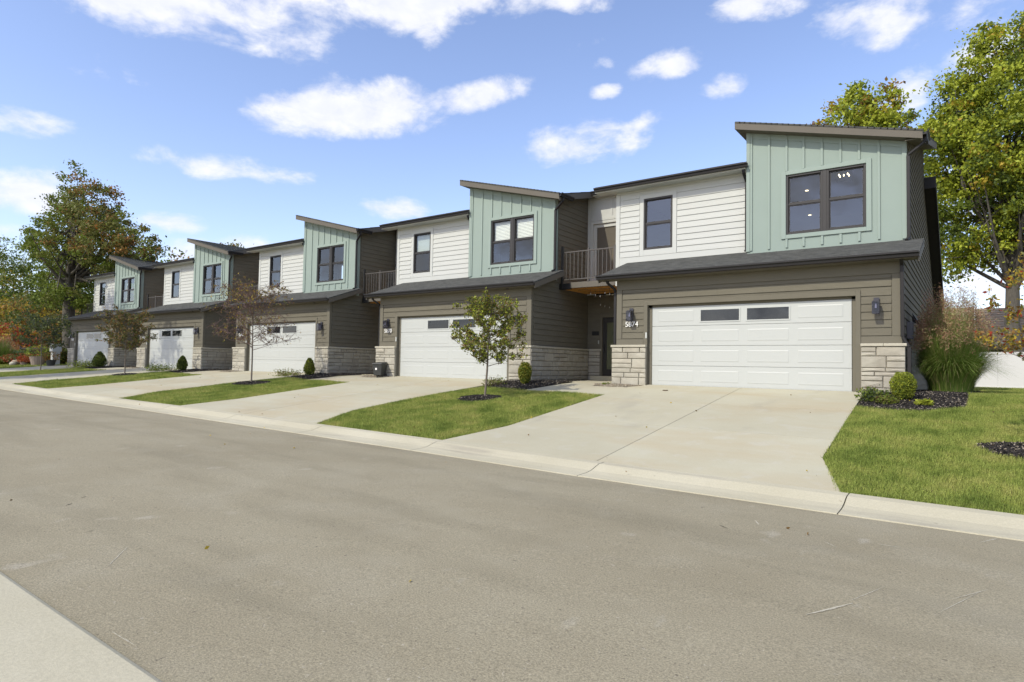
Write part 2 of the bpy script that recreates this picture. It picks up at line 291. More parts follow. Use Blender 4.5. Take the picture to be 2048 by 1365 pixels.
def fast_mesh(name, V, F, mats, mi=None):
    V = np.asarray(V, np.float32); F = np.asarray(F, np.int32); k = F.shape[1]
    me = bpy.data.meshes.new(name); me.vertices.add(len(V)); me.vertices.foreach_set('co', V.ravel())
    me.loops.add(F.size); me.loops.foreach_set('vertex_index', F.ravel())
    me.polygons.add(len(F)); me.polygons.foreach_set('loop_start', np.arange(0, F.size, k, dtype=np.int32))
    try: me.polygons.foreach_set('loop_total', np.full(len(F), k, np.int32))
    except Exception: pass
    for x in mats: me.materials.append(x)
    if mi is not None: me.polygons.foreach_set('material_index', np.asarray(mi, np.int32))
    me.update(calc_edges=True); return me
def copy_tree(o, parent=None):
    c = o.copy(); COL.objects.link(c)
    if parent is not None: c.parent = parent
    for ch in KIDS.get(o.name, []): copy_tree(ch, c)
    return c
KIDS = {}
def index_kids():
    KIDS.clear()
    for o in bpy.data.objects:
        if o.parent is not None: KIDS.setdefault(o.parent.name, []).append(o)

# ------------------------------------------------------------------ terrain
ZX = [-60, -40, -24, -14.3, -10.8, -4.4, -.6, 2.5, 5.9, 7.5, 20]; ZZ = [-.45, -.52, -.64, -.77, -.80, -.88, -.93, -.98, -1.01, -1.02, -1.06]
def zc(x): return float(np.interp(x, ZX, ZZ))
def gz(x, y):
    if y > 0: return -0.2 * min(max((y - 3) / 17, 0), 1)
    if y > -7.4: return zc(x) * (-y / 7.4)
    return zc(x)
gx = sorted(set([-400, -250, -150, -100, -80] + list(np.arange(-60, 20.1, 1.0)) + [30, 50, 80, 120, 200, 350]))
gy = [-300, -150, -80, -40, -25, -19, -17, -15.1, -14.95, -14.4, -8.3, -8.1, -7.5, -7.4, -6, -4.5, -3, -1.5, 0, 1.5, 3, 8, 14, 20, 30, 60, 120, 300]
V = []; F = []
for y in gy:
    for x in gx:
        if y > -7.45: z = gz(x, y) - .03
        elif y > -8.2: z = zc(x) - .2
        elif y > -15: z = zc(x) - .25
        else: z = zc(x) - .04
        V.append((x, y, z))
nx = len(gx)
for j in range(len(gy) - 1):
    for i in range(nx - 1): F.append((j * nx + i, j * nx + i + 1, (j + 1) * nx + i + 1, (j + 1) * nx + i))
tag(link('ground', fast_mesh('ground', V, F, [M['soil']])), kind='structure')
# road
rx = [-200, -120, -80] + list(np.arange(-60, 20.1, .5)) + [40, 90]
ry = [-8.2, -9.5, -11.3, -13.1, -14.5]; rc = [0, .045, .075, .045, -.0]
V = []; F = []
for j, y in enumerate(ry):
    for x in rx: V.append((x, y + (.012 * math.sin(x * 2.7) + .01 * math.sin(x * 7.1) if j in (0, 4) else 0), zc(x) - .09 + rc[j]))
n = len(rx)
for j in range(4):
    for i in range(n - 1): F.append((j * n + i + 1, j * n + i, (j + 1) * n + i, (j + 1) * n + i + 1))
tag(link('road', fast_mesh('road', V, F, [M['asphalt']])), kind='structure')
def scuff(pts, w, mt, name, seed):
    q = random.Random(seed); V = []; n = len(pts)
    for i, (x, y) in enumerate(pts):
        ww = w * (.25 + .75 * math.sin(math.pi * (i + .5) / n)) * q.uniform(.6, 1.3); z = zc(x) - .09 + float(np.interp(-y, [8.2, 9.5, 11.3, 13.1, 14.5], rc)) + .003
        V += [(x, y - ww, z), (x, y + ww * q.uniform(.5, 1), z)]
    return link(name, fast_mesh(name, V, [(2 * i, 2 * i + 2, 2 * i + 3, 2 * i + 1) for i in range(n - 1)], [mt]), bpy.data.objects['road'])
def px_road(px, py):
    d = FW + R2 * ((px - 1024) / FPX) - U2 * ((py - 682.5) / FPX); z = -1.03; t = (z - CAMP[2]) / d.z; p = Vector(CAMP) + d * t; return (p.x, p.y)
def seg(a, b, n=14, j=.8, sd=1):
    q = random.Random(sd); return [px_road(a[0] + (b[0] - a[0]) * i / n + q.uniform(-j, j), a[1] + (b[1] - a[1]) * i / n + q.uniform(-j, j) * .3) for i in range(n + 1)]
M['scuff'] = ground_mat('pale_scuff', ((.395, .365, .281), (.471, .441, .350)), .9, .3, 60, .3); M['crack'] = mat('dark_crack', (.12, .105, .075), .95, var=.3, vscale=30)
for i, (a, b, w, mt) in enumerate((((1612, 1229), (1705, 1208), .022, 'scuff'), ((1700, 1203), (1770, 1172), .012, 'scuff'), ((1880, 1224), (1960, 1180), .010, 'scuff'), ((1905, 1196), (1975, 1175), .008, 'scuff'), ((1510, 1036), (1518, 1046), .02, 'scuff'), ((1400, 1012), (1415, 1006), .02, 'scuff'),
        ((320, 1112), (350, 1104), .006, 'crack'), ((130, 1020), (145, 1015), .008, 'crack'), ((170, 1068), (190, 1064), .008, 'crack'), ((160, 1006), (172, 1003), .008, 'crack'), ((215, 1130), (255, 1095), .005, 'scuff'), ((225, 1250), (275, 1278), .005, 'scuff'), ((1755, 1082), (1800, 1089), .01, 'scuff'), ((1960, 1072), (1995, 1062), .02, 'scuff'), ((1650, 1080), (1672, 1090), .012, 'scuff'), ((1435, 1360), (1450, 1352), .01, 'scuff'), ((1438, 1048), (1455, 1055), .012, 'crack'))):
    scuff(seg(a, b, sd=i), w, M[mt], 'road_scuff' if mt == 'scuff' else 'road_crack', i)
# curbs: sections between joints
curb = tag(link('curb', MB().box(-200, 90, -8.2, -7.42, -1.5, -1.3).mesh('curb', M['curb'])), kind='structure')
def curb_sec(parent, x0, x1, prof, name='curb_section'):
    V = []; n = max(2, int((x1 - x0) / .8)); m_ = len(prof)
    for i in range(n + 1):
        x = x0 + (x1 - x0) * i / n
        for (y, dz) in prof: V.append((x, y, zc(x) + dz))
    F = [(i * m_ + k, i * m_ + (k + 1) % m_, (i + 1) * m_ + (k + 1) % m_, (i + 1) * m_ + k) for i in range(n) for k in range(m_)] + [tuple(range(m_))[::-1], tuple(range(n * m_, n * m_ + m_))]
    me = bpy.data.meshes.new(name); me.from_pydata(V, [], F); me.materials.append(M['curb']); me.update(); o = link(name, me, parent); return o
PR = [(-8.24, -.10), (-8.235, -.078), (-8.0, -.072), (-7.84, -.055), (-7.68, -.01), (-7.6, .012), (-7.42, .02), (-7.42, -.3), (-8.24, -.3)]
xj = 5.86; xs_ = [x for x in [xj + 3.3 * k for k in range(-14, 6)]]
xs_ = [-200, -120, -80, -60, -50] + [x for x in xs_] + [40, 90]
for a, b in zip(xs_[:-1], xs_[1:]): curb_sec(curb, a + .007, b - .007, PR)
ncurb = tag(link('near_curb', MB().box(-200, 90, -15.2, -14.56, -1.6, -1.4).mesh('near_curb', M['curb'])), kind='structure')
PN = [(-14.5, -.3), (-18.5, -.3), (-18.5, .03), (-14.53, -.045), (-14.5, -.06)]
xs_ = [-200, -100, -60, -40, -25, -15] + [1.27 + 3.3 * k for k in range(-4, 5)] + [30, 90]
for a, b in zip(xs_[:-1], xs_[1:]): curb_sec(ncurb, a + .007, b - .007, PN)

def slab(name, poly, parent=None, lift=.018, th=.14, m_='concrete', sub=.9):
    """concrete slab following the terrain; poly = quad (4 corners) subdivided"""
    (a, b, c, d) = [Vector((*p, 0)) for p in poly]; nu = max(1, int((b - a).length / sub)); nv = max(1, int((d - a).length / sub))
    V = []; 
    for j in range(nv + 1):
        for i in range(nu + 1):
            u, v = i / nu, j / nv; p = a * (1 - u) * (1 - v) + b * u * (1 - v) + c * u * v + d * (1 - u) * v
            V.append((p.x, p.y, gz(p.x, p.y) + lift))
    k = (nu + 1); top = len(V); F = [(j * k + i, j * k + i + 1, (j + 1) * k + i + 1, (j + 1) * k + i) for j in range(nv) for i in range(nu)]
    ring = [i for i in range(nu + 1)] + [j * k + nu for j in range(1, nv + 1)] + [nv * k + i for i in range(nu - 1, -1, -1)] + [j * k for j in range(nv - 1, 0, -1)]
    for r_ in ring: V.append((V[r_][0], V[r_][1], V[r_][2] - th))
    n_ = len(ring)
    for q in range(n_): F.append((ring[q], top + q, top + (q + 1) % n_, ring[(q + 1) % n_]))
    me = bpy.data.meshes.new(name); me.from_pydata(V, [], F); me.materials.append(M[m_]); me.update(); o = link(name, me, parent)
    return o

HO = [0, -9.77, -19.64, -29.56, -39.76]
def driveway(k):
    o = HO[k]; base = MB().box(o - .2, o + 4.9, -7.2, -.2, -1.3, -1.2).mesh('driveway', M['concrete'])
    p = tag(link('driveway', base), kind='structure')
    def le(y): return o - .40 - max(0, (-y - 5.9)) * .25
    def re(y): return o + (5.12 + .03 * -y if k == 0 else 5.15 - .12 * min(-y, 4)) + max(0, (-y - 5.9)) * (.28 if k == 0 else .4)
    ys = [.08, -2.05, -4.1, -5.9, -7.41] if k == 0 else [.08, -2.6, -5.2, -5.9, -7.41]
    ys = [.08, -2.3, -4.75, -7.41]
    mid = o + 2.42
    for ya, yb in zip(ys[:-1], ys[1:]):
        cuts = [ya] + ([-5.9] if ya > -5.9 > yb else []) + [yb]
        for q0, q1 in zip(cuts[:-1], cuts[1:]):
            g0 = .006 if q0 == ya else 0; g1 = .006 if q1 == yb else 0
            slab('concrete_slab', [(le(q1), q1 + g1), (mid - .006, q1 + g1), (mid - .006, q0 - g0), (le(q0), q0 - g0)], p)
            slab('concrete_slab', [(mid + .006, q1 + g1), (re(q1), q1 + g1), (re(q0), q0 - g0), (mid + .006, q0 - g0)], p)
    w = tag(link('walkway', MB().box(o - 2.6, o - 1.4, -1, 3, -.5, -.45).mesh('walkway', M['concrete'])), kind='structure')
    slab('concrete_slab', [(o - 2.95, -1.75), (o - .41, -1.8), (o - .41, -.55), (o - 2.6, -.55)], w, lift=.014)
    slab('concrete_slab', [(o - 2.6, -.54), (o - 1.5, -.54), (o - 1.25, .9), (o - 2.7, .9)], w, lift=.014)
    slab('concrete_slab', [(o - 3.1, .91), (o - 1.02, .91), (o - 1.02, 3.4), (o - 3.88, 3.4)], w, lift=.014)
for k in range(5): driveway(k)

# ------------------------------------------------------------------ townhouse
XL, XR = -1.0, 5.83
EXP = .178
def board_mesh_x(x0, x1, y, z0, h, mname, t=.022):
    """lap board on a wall facing -y; face y, proud at the bottom"""
    return MB().poly([(x0, y, z0), (x1, y, z0), (x1, y - t, z0), (x0, y - t, z0), (x0, y, z0 + h), (x1, y, z0 + h), (x1, y - .003, z0 + h), (x0, y - .003, z0 + h)],
                     [(0, 1, 2, 3), (7, 6, 5, 4), (3, 2, 6, 7), (1, 5, 6, 2), (0, 3, 7, 4)])
def board_mesh_y(x, y0, y1, z0, h, t=.022, y0t=None, y1t=None):
    y0t = y0 if y0t is None else y0t; y1t = y1 if y1t is None else y1t
    return MB().poly([(x, y0, z0), (x, y1, z0), (x + t, y1, z0), (x + t, y0, z0), (x, y0t, z0 + h), (x, y1t, z0 + h), (x + .003, y1t, z0 + h), (x + .003, y0t, z0 + h)],
                     [(0, 3, 2, 1), (4, 5, 6, 7), (3, 7, 6, 2), (0, 4, 7, 3), (1, 2, 6, 5)])
def courses_x(parent, x0, x1, y, z0, z1, mname, seam=None):
    z = z0
    while z < z1 - .03:
        h = min(EXP, z1 - z); cuts = [x0, x1]
        if seam and x1 - x0 > 2.2: cuts = [x0, x0 + (x1 - x0) * rnd.uniform(.25, .75), x1]
        for a, b in zip(cuts[:-1], cuts[1:]): board_mesh_x(a + .001, b - .001, y, z + .010, h - .003, mname).build('siding_board', M[mname], parent)
        z += EXP
def courses_y(parent, x, rng_fn, z0, z1, mname):
    z = z0
    while z < z1 - .03:
        h = min(EXP, z1 - z); a, b = rng_fn(z); at, bt = rng_fn(z + h)
        if b - a > .15:
            cuts = [(a, at)]; p = a + rnd.uniform(1.5, 3.6)
            while p < b - .6: cuts.append((p, p)); p += 3.66
            cuts.append((b, bt))
            for (c0, t0), (c1, t1) in zip(cuts[:-1], cuts[1:]): board_mesh_y(x, c0 + .001, c1 - .001, z + .010, h - .003, y0t=t0, y1t=t1).build('siding_board', M[mname], parent)
        z += EXP
def stones(parent, a0, a1, z0, z1, place, seed):
    """coursed ledge stone on a flat wall: place(u, depth, z) -> point"""
    r = random.Random(seed); z = z0
    while z < z1 - .02:
        h = r.choice([.09, .13, .17, .2, .26]);
        if z1 - (z + h) < .08: h = z1 - z
        u = a0
        while u < a1 - .02:
            w = r.uniform(.28, .62) if h > .1 else r.uniform(.22, .5)
            if a1 - (u + w) < .16: w = a1 - u
            rows = [(z, h)]
            if h > .18 and r.random() < .3: c = h * r.uniform(.4, .6); rows = [(z, c), (z + c, h - c)]
            for (zz, hh) in rows:
                g = .006; p = .002 + r.random() * .011; c = .009
                u0, u1, q0, q1 = u + g, u + w - g, zz + g, zz + hh - g
                j = lambda s=.006: r.uniform(-s, s)
                pts = [place(u0, 0, q0), place(u1, 0, q0), place(u1, 0, q1), place(u0, 0, q1),
                       place(u0 + c * .2, p + .014, q0), place(u1 - c * .2, p + .014, q0), place(u1 - c * .2, p + .014, q1), place(u0 + c * .2, p + .014, q1),
                       place(u0 + c + abs(j()), p + .028 + j(), q0 + c), place(u1 - c - abs(j()), p + .028 + j(), q0 + c), place(u1 - c, p + .028 + j(), q1 - c), place(u0 + c, p + .028 + j(), q1 - c),
                       place((u0 + u1) / 2 + j(.05), p + .036 + j(), (q0 + q1) / 2)]
                MB().poly(pts, [(0, 1, 5, 4), (1, 2, 6, 5), (2, 3, 7, 6), (3, 0, 4, 7), (4, 5, 9, 8), (5, 6, 10, 9), (6, 7, 11, 10), (7, 4, 8, 11), (8, 9, 12), (9, 10, 12), (10, 11, 12), (11, 8, 12)]).build('stone', M['stone'], parent)
            u += w
        z += h
def dhwindow(parent, x0, x1, z0, z1, y, blinds=False, name='window'):
    """double hung window in a wall facing -y at y; frame, rails, panes"""
    b = MB(); fw = .05; d0, d1 = y - .025, y + .09; zm = (z0 + z1) / 2
    b.box(x0, x0 + fw, d0, d1, z0, z1).box(x1 - fw, x1, d0, d1, z0, z1).box(x0 + fw, x1 - fw, d0, d1, z1 - fw, z1).box(x0 + fw, x1 - fw, d0 - .01, d1, z0, z0 + fw)
    w = b.build(name, M['frame'], parent, bevel=.005)
    s = MB(); e = .028
    s.box(x0 + fw, x1 - fw, y - .005, y + .03, zm - .012, zm + .038)
    for (u0, u1, v0, v1, yy) in ((x0 + fw, x1 - fw, z0 + fw, zm - .012, y + .012), (x0 + fw, x1 - fw, zm + .038, z1 - fw, y + .03)):
        s.box(u0, u0 + e, yy, yy + .025, v0, v1).box(u1 - e, u1, yy, yy + .025, v0, v1).box(u0 + e, u1 - e, yy, yy + .025, v0, v0 + e).box(u0 + e, u1 - e, yy, yy + .025, v1 - e, v1)
    s.build('sash', M['frame'], w)
    for (v0, v1, yy) in ((z0 + fw, zm, y + .026), (zm + .02, z1 - fw, y + .044)):
        MB().poly([(x0 + fw, yy, v0), (x1 - fw, yy, v0), (x1 - fw, yy, v1), (x0 + fw, yy, v1)], [(0, 1, 2, 3)]).build('pane', M['glass'], w)
    return w
def gutter(parent, p0, p1, out, name='gutter'):
    """K-style gutter along p0->p1, 'out' = outward direction, top at the points"""
    p0, p1, o = Vector(p0), Vector(p1), Vector(out).normalized(); z = Vector((0, 0, 1))
    prof = [(0, 0), (0, -.115), (.075, -.115), (.085, -.06), (.12, -.035), (.12, 0), (.11, 0), (.10, -.03), (.01, -.1), (.01, 0)]
    V = [p + o * a + z * b for p in (p0, p1) for a, b in prof]; n = len(prof)
    F = [(i, (i + 1) % n, n + (i + 1) % n, n + i) for i in range(n)] + [tuple(range(n)), tuple(range(n, 2 * n))[::-1]]
    me = bpy.data.meshes.new(name); me.from_pydata(V, [], F); me.materials.append(M['gutter']); me.update(); return link(name, me, parent)
def downspout(parent, pts, w=.075, h=.055):
    b = MB()
    for a, c in zip(pts[:-1], pts[1:]): b.bar(a, c, w, h, up=(0, 1, 0) if abs(Vector(c).z - Vector(a).z) < 1e-3 else (0, 0, 1))
    return b.build('downspout', M['gutter'], parent, bevel=.008)
def roof_slab(parent, a, b, c, d, name, th=.035, course=.14):
    """shingled plane: a-b the eave, d-c the top; courses stepped down towards the eave"""
    a, b, c, d = map(Vector, (a, b, c, d)); n = (b - a).cross(d - a).normalized()
    L = (d - a).length; k = max(2, int(L / course)); mb = MB()
    for i in range(k):
        t0, t1 = i / k, min(1, (i + 1.15) / k)
        p = [a.lerp(d, t0), b.lerp(c, t0), b.lerp(c, t1), a.lerp(d, t1)]
        lo, hi = n * (th + .009), n * (th + .001)
        mb.poly([p[0], p[1], p[1] + lo, p[0] + lo, p[3], p[2], p[2] + hi, p[3] + hi], [(0, 1, 2, 3), (3, 2, 6, 7), (0, 3, 7, 4), (1, 5, 6, 2)])
    mb.poly([a, b, c, d], [(0, 3, 2, 1)]); mb.poly([c, d, d + n * th, c + n * th], [(0, 1, 2, 3)])
    return mb.build(name, M['shingle'], parent)
def lantern(parent, x, z, y=-.02):
    g = MB().box(x - .055, x + .055, y - .02, y, z - .09, z + .19).box(x - .012, x + .012, y - .13, y - .02, z + .10, z + .125)
    t = .009; X0, X1, Y0, Y1, Z0, Z1 = x - .07, x + .07, y - .205, y - .065, z - .17, z + .085
    for (a, c) in ((X0, Y0), (X1 - t, Y0), (X0, Y1 - t), (X1 - t, Y1 - t)): g.box(a, a + t, c, c + t, Z0, Z1)
    g.box(X0, X1, Y0, Y1, Z1, Z1 + .012).box(X0 + .02, X1 - .02, Y0 + .02, Y1 - .02, Z1 + .012, Z1 + .035)
    g.box(X0, X1, Y0, Y0 + t, Z0 - .009, Z0).box(X0, X1, Y1 - t, Y1, Z0 - .009, Z0).box(X0, X0 + t, Y0, Y1, Z0 - .009, Z0).box(X1 - t, X1, Y0, Y1, Z0 - .009, Z0)
    w = g.build('wall_lantern', M['lampm'], parent)
    MB().box(X0 + .004, X1 - .004, Y0 + .004, Y1 - .004, Z0, Z1 - .002).build('lantern_glass', M['lampg'], w)
    MB().tube([(x, y - .135, z - .05), (x, y - .135, z + .05)], [.022, .014], 8).build('lantern_bulb', M['bulb'], w)
    return w
def number(parent, txt, x=-.74, z=1.61, y=-.024, h=.2):
    cu = bpy.data.curves.new('house_number', 'FONT'); cu.body = txt; cu.size = h; cu.extrude = .006; cu.space_character = 1.0
    to = bpy.data.objects.new('house_number_curve', cu); COL.objects.link(to)
    dg = bpy.context.evaluated_depsgraph_get(); me = bpy.data.meshes.new_from_object(to.evaluated_get(dg)); bpy.data.objects.remove(to)
    me.name = 'house_number'; me.materials.clear(); me.materials.append(M['num'])
    o = link('house_number', me, parent); o.rotation_euler = (math.pi / 2, 0, 0); o.location = (x, y, z); return o

def roof_front(y): return 3.03 + .345 * (y + .33)
def roof_main(y): return 6.03 + .262 * (y - 1.0)

def house(k):
    H1 = (k == 0); YE = 8.5 if H1 else 3.6
    T = empty('townhouse', (0, 0, 0))
    # ---------- garage front wall core
    g = MB(); f = .02
    g.box(XL, -.10, f, .2, 0, 3.0).box(4.97, XR, f, .2, 0, 3.0).box(-.10, 4.97, f, .2, 2.2, 3.0)
    gw = g.build('garage_wall', M['brown'], T)
    courses_x(gw, XL + .16, -.20, f, 1.27, 2.36, 'brown'); courses_x(gw, 5.06, XR - .18, f, 1.27, 2.36, 'brown')
    courses_x(gw, XL + .16, XR - .18, f, 2.362, 2.62, 'brown', seam=True)
    t = MB(); t.box(XL - .015, XL + .145, -.006, .02, 1.27, 2.64).box(XR - .165, XR + .018, -.006, .02, 1.27, 2.64)
    t.box(XL - .015, -.20, -.004, .02, 1.1, 1.262).box(5.06, XR + .018, -.004, .02, 1.1, 1.262)
    t.box(XL - .015, XR + .018, -.008, .02, 2.645, 2.95)
    t.build('corner_board', M['brown_trim'], gw)
    t = MB().box(-.195, -.085, -.012, .14, 0, 2.30).box(4.955, 5.055, -.012, .14, 0, 2.30).box(-.085, 4.955, -.012, .14, 2.185, 2.30)
    t.build('door_surround', M['brown_trim'], gw, bevel=.004)
    MB().box(-.083, .02, .1, .2, 0, 2.18).box(4.86, 4.953, .1, .2, 0, 2.18).box(-.083, 4.953, .1, .2, 2.12, 2.183).build('door_jamb', M['brown_trim'], gw)
    # ---------- garage door
    gd = MB().box(0, 4.88, .125, .15, 0, 2.14).build('garage_door', M['door'], T)
    for r in range(4):
        z0, z1 = .012 + r * .532, .012 + r * .532 + .526
        s = MB().box(.002, 4.878, .1, .124, z0, z1).build('door_section', M['door'], gd, bevel=.006)
        for c in range(4):
            xc = .68 + c * 1.175; zc_ = (z0 + z1) / 2
            if r == 3 and c in (1, 2):
                x0, x1, q0, q1 = xc - .52, xc + .52, zc_ - .185, zc_ + .165
                MB().box(x0, x1, .088, .1, q0, q0 + .03).box(x0, x1, .088, .1, q1 - .03, q1).box(x0, x0 + .03, .088, .1, q0 + .03, q1 - .03).box(x1 - .03, x1, .088, .1, q0 + .03, q1 - .03).build('door_window_frame', M['door'], gd)
                MB().box(x0 + .03, x1 - .03, .094, .099, q0 + .03, q1 - .03).build('door_window_backing', M['dark'], gd)
                MB().poly([(x0 + .03, .0915, q0 + .03), (x1 - .03, .0915, q0 + .03), (x1 - .03, .0915, q1 - .03), (x0 + .03, .0915, q1 - .03)], [(0, 1, 2, 3)]).build('door_window_pane', M['gglass'], gd)
            else:
                x0, x1, q0, q1 = xc - .49, xc + .49, zc_ - .15, zc_ + .15; e = .022; i = .05
                P = lambda x, z, d: (x, .0995 - d, z)
                pts = [P(x0, q0, 0), P(x1, q0, 0), P(x1, q1, 0), P(x0, q1, 0), P(x0 + e, q0 + e, .005), P(x1 - e, q0 + e, .005), P(x1 - e, q1 - e, .005), P(x0 + e, q1 - e, .005),
                       P(x0 + i, q0 + i, .004), P(x1 - i, q0 + i, .004), P(x1 - i, q1 - i, .004), P(x0 + i, q1 - i, .004)]
                MB().poly(pts, [(0, 1, 5, 4), (1, 2, 6, 5), (2, 3, 7, 6), (3, 0, 4, 7), (4, 5, 9, 8), (5, 6, 10, 9), (6, 7, 11, 10), (7, 4, 8, 11), (8, 9, 10, 11)]).build('door_panel', M['door'], gd)
    MB().box(0, 4.88, .095, .125, -.005, .011).build('door_seal', M['black'], gd)
    # ---------- stone piers
    MB().box(XL - .1, -.09, -.055, .019, -.12, 1.04).build('stone_wainscot', M['mortar'], T)
    st = MB().box(5.06, XR + .06, -.055, .019, -.12, 1.04)
    if not H1: st.box(XR, XR + .055, .02, YE, -.12, 1.04)
    st = st.build('stone_wainscot', M['mortar'], T)
    stones(st, XL - .12, -.09, -.06, 1.03, lambda u, d, z: (u, -.055 - d, z), 10 + k)
    stones(st, 5.065, XR + .085, -.1, 1.03, lambda u, d, z: (u, -.055 - d, z), 20 + k)
    cp = [(XL - .14, -.09), (5.06, 5.5), (5.505, XR + .11)]
    for a, b in cp: MB().box(a, b, -.115, .0, 1.035, 1.1).build('cap_stone', M['stonecap'], st, bevel=.008)
    MB().box(XL - .14, XL - .02, .0, 3.4, 1.035, 1.1).build('cap_stone', M['stonecap'], st)
    if not H1:
        stones(st, -.07, YE - .12, -.06, 1.03, lambda u, d, z: (XR + .055 + d, u, z), 30 + k)
        for j in range(3): MB().box(XR - .0, XR + .115, .001 + j * 1.165, 1.16 + j * 1.165, 1.035, 1.1).build('cap_stone', M['stonecap'], st, bevel=.008)
    stones(st, 0.02, 3.4, -.06, 1.03, lambda u, d, z: (XL - .1 - d, u, z), 40 + k)
    # ---------- right side wall
    if H1: poly = [(.2, -.1), (15.6, -.1), (15.6, 3.0), (8.5, 6.75), (8.5, roof_main(8.5) - .12), (1.4, roof_main(1.4) - .12), (1.4, 3.4), (.2, 3.0)]
    else: poly = [(.2, -.1), (YE + 1, -.1), (YE + 1, roof_main(YE + 1) - .12), (1.4, roof_main(1.4) - .12), (1.4, 3.4), (.2, 3.0)]
    sw = MB().prism(poly, 'x', XR - .14, XR).build('side_wall', M['brown'], T)
    z0 = .1 if H1 else 1.27
    def rf(z):
        zz = z + .02
        lo = 0.02 if zz < 2.93 else (.02 + (zz - 2.93) / .345 if zz < 3.38 else (1.42 if zz < 5.98 else 1.42 + (zz - 5.98) / .262))
        hi = (8.45 + max(0, 6.75 - zz) / .53 if zz < 6.75 else 8.45) if H1 else YE
        return lo + .1, min(hi, 15.5)
    courses_y(sw, XR, rf, z0, 7.7 if H1 else 6.5, 'brown')
    MB().box(XR + .0, XR + .02, .0, .1, z0 - .15, 2.93).build('corner_board', M['brown_trim'], sw)
    if not H1: MB().box(XR, XR + .02, .1, YE, 1.1, 1.265).build('skirt_board', M['brown_trim'], sw)
    # left side wall of the garage and the recess walls
    lw = MB().box(XL, XL + .14, .2, 3.6, 0, 3.0).build('recess_side_wall', M['brown'], T)
    # ---------- upper green wall
    YG = 1.3; GL, GR = 2.2, XR + .03
    def gt(x): return 6.97 - .26 * (x - 1.96)
    wx0, wx1, wz0, wz1 = 3.19, 5.02, 4.0, 5.56
    g = MB()
    g.prism([(GL, 3.3), (wx0, 3.3), (wx0, gt(wx0)), (GL, gt(GL))], 'y', YG, YG + .15).prism([(wx1, 3.3), (GR, 3.3), (GR, gt(GR)), (wx1, gt(wx1))], 'y', YG, YG + .15)
    g.prism([(wx0, 3.3), (wx1, 3.3), (wx1, wz0), (wx0, wz0)], 'y', YG, YG + .15).prism([(wx0, wz1), (wx1, wz1), (wx1, gt(wx1)), (wx0, gt(wx0))], 'y', YG, YG + .15)
    g.prism([(YG + .15, 3.3), (1.75, 3.3), (1.75, 6.8), (YG + .15, 6.8)], 'x', GL, GL + .12)
    gr = g.build('green_wall', M['green'], T)
    for xb in (2.335, 2.79, 3.23, 3.64, 4.07, 4.49, 4.90, 5.32):
        segs = [(3.66, gt(xb) - .03)]
        if 3.06 < xb < 5.15: segs = [(3.66, 3.885), (5.675, gt(xb) - .03)]
        for a, b in segs: MB().box(xb - .055, xb, YG - .03, YG - .001, a, b).build('batten', M['green_trim'], gr, bevel=.003)
    MB().box(GL - .02, GL + .075, YG - .034, YG - .0008, 3.64, gt(GL) - .02).build('corner_board', M['green_trim'], gr, bevel=.003); MB().box(GR - .09, GR + .004, YG - .034, YG - .0008, 3.62, gt(GR) - .02).build('corner_board', M['green_trim'], gr, bevel=.003)
    MB().box(3.07, 3.185, YG - .036, YG, 3.89, 5.67).box(5.025, 5.14, YG - .036, YG, 3.89, 5.67).box(3.185, 5.025, YG - .036, YG, 5.565, 5.67).box(3.185, 5.025, YG - .036, YG, 3.89, 3.995).build('window_trim', M['green_trim'], gr, bevel=.004)
    gtb = gt
    MB().prism([(GL, gtb(GL) - .16), (GR, gtb(GR) - .16), (GR, gtb(GR) - .005), (GL, gtb(GL) - .005)], 'y', YG - .016, YG - .002).build('frieze_board', M['green_trim'], gr)
    dhwindow(T, wx0, 4.06, wz0, wz1, YG + .02); dhwindow(T, 4.15, wx1, wz0, wz1, YG + .02)
    MB().box(4.06, 4.15, YG - .012, YG + .1, wz0, wz1).build('window_mullion', M['frame'], T)
    # ---------- white wall
    YW = 1.6; a0, a1, b0, b1 = -.94, -.03, 4.04, 5.6; WL = -1.86
    g = MB(); g.box(WL, a0, YW, YW + .15, 3.0, 5.98).box(a1, GL, YW, YW + .15, 3.4, 5.98).box(a0, a1, YW, YW + .15, 3.3, b0).box(a0, a1, YW, YW + .15, b1, 5.98).prism([(YW + .15, 3.0), (3.45, 3.0), (3.45, 6.5), (YW + .15, 6.05)], 'x', WL, WL + .14)
    ww = g.build('white_wall', M['white'], T)
    courses_x(ww, WL + .13, a0 - .14, YW, 3.86, 5.84, 'white'); courses_x(ww, a1 + .14, GL - .003, YW, 3.86, 5.84, 'white')
    MB().box(WL - .012, WL + .12, YW - .022, YW, 3.0, 5.84).box(WL - .012, GL, YW - .026, YW, 5.845, 5.97).box(WL + .121, GL, YW - .02, YW, 3.60, 3.855).build('corner_board', M['white_trim'], ww, bevel=.003)
    MB().box(a0 - .13, a0 - .004, YW - .024, YW, 3.86, 5.72).box(a1 + .004, a1 + .13, YW - .024, YW, 3.86, 5.72).box(a0 - .004, a1 + .004, YW - .024, YW, b1 + .004, 5.72).box(a0 - .004, a1 + .004, YW - .024, YW, 3.86, b0 - .004).build('window_trim', M['white_trim'], ww, bevel=.003)
    dhwindow(T, a0, a1, b0, b1, YW + .01)
    # ---------- recess: balcony and entry
    RL = XR - 9.77 + .02; YR = 3.45
    rw = MB().box(RL, -3.69, YR, YR + .12, 3.0, 6.5).box(-2.62, WL, YR, YR + .12, 3.0, 6.5).box(-3.69, -2.62, YR, YR + .12, 5.5, 6.5).build('balcony_wall', M['white'], T)
    b = MB(); b.box(RL, RL + .09, YR - .02, YR, 3.2, 6.42).box(-3.82, -1.87, YR - .02, YR, 6.34, 6.42).box(-3.82, -1.87, YR - .02, YR, 5.62, 5.74)
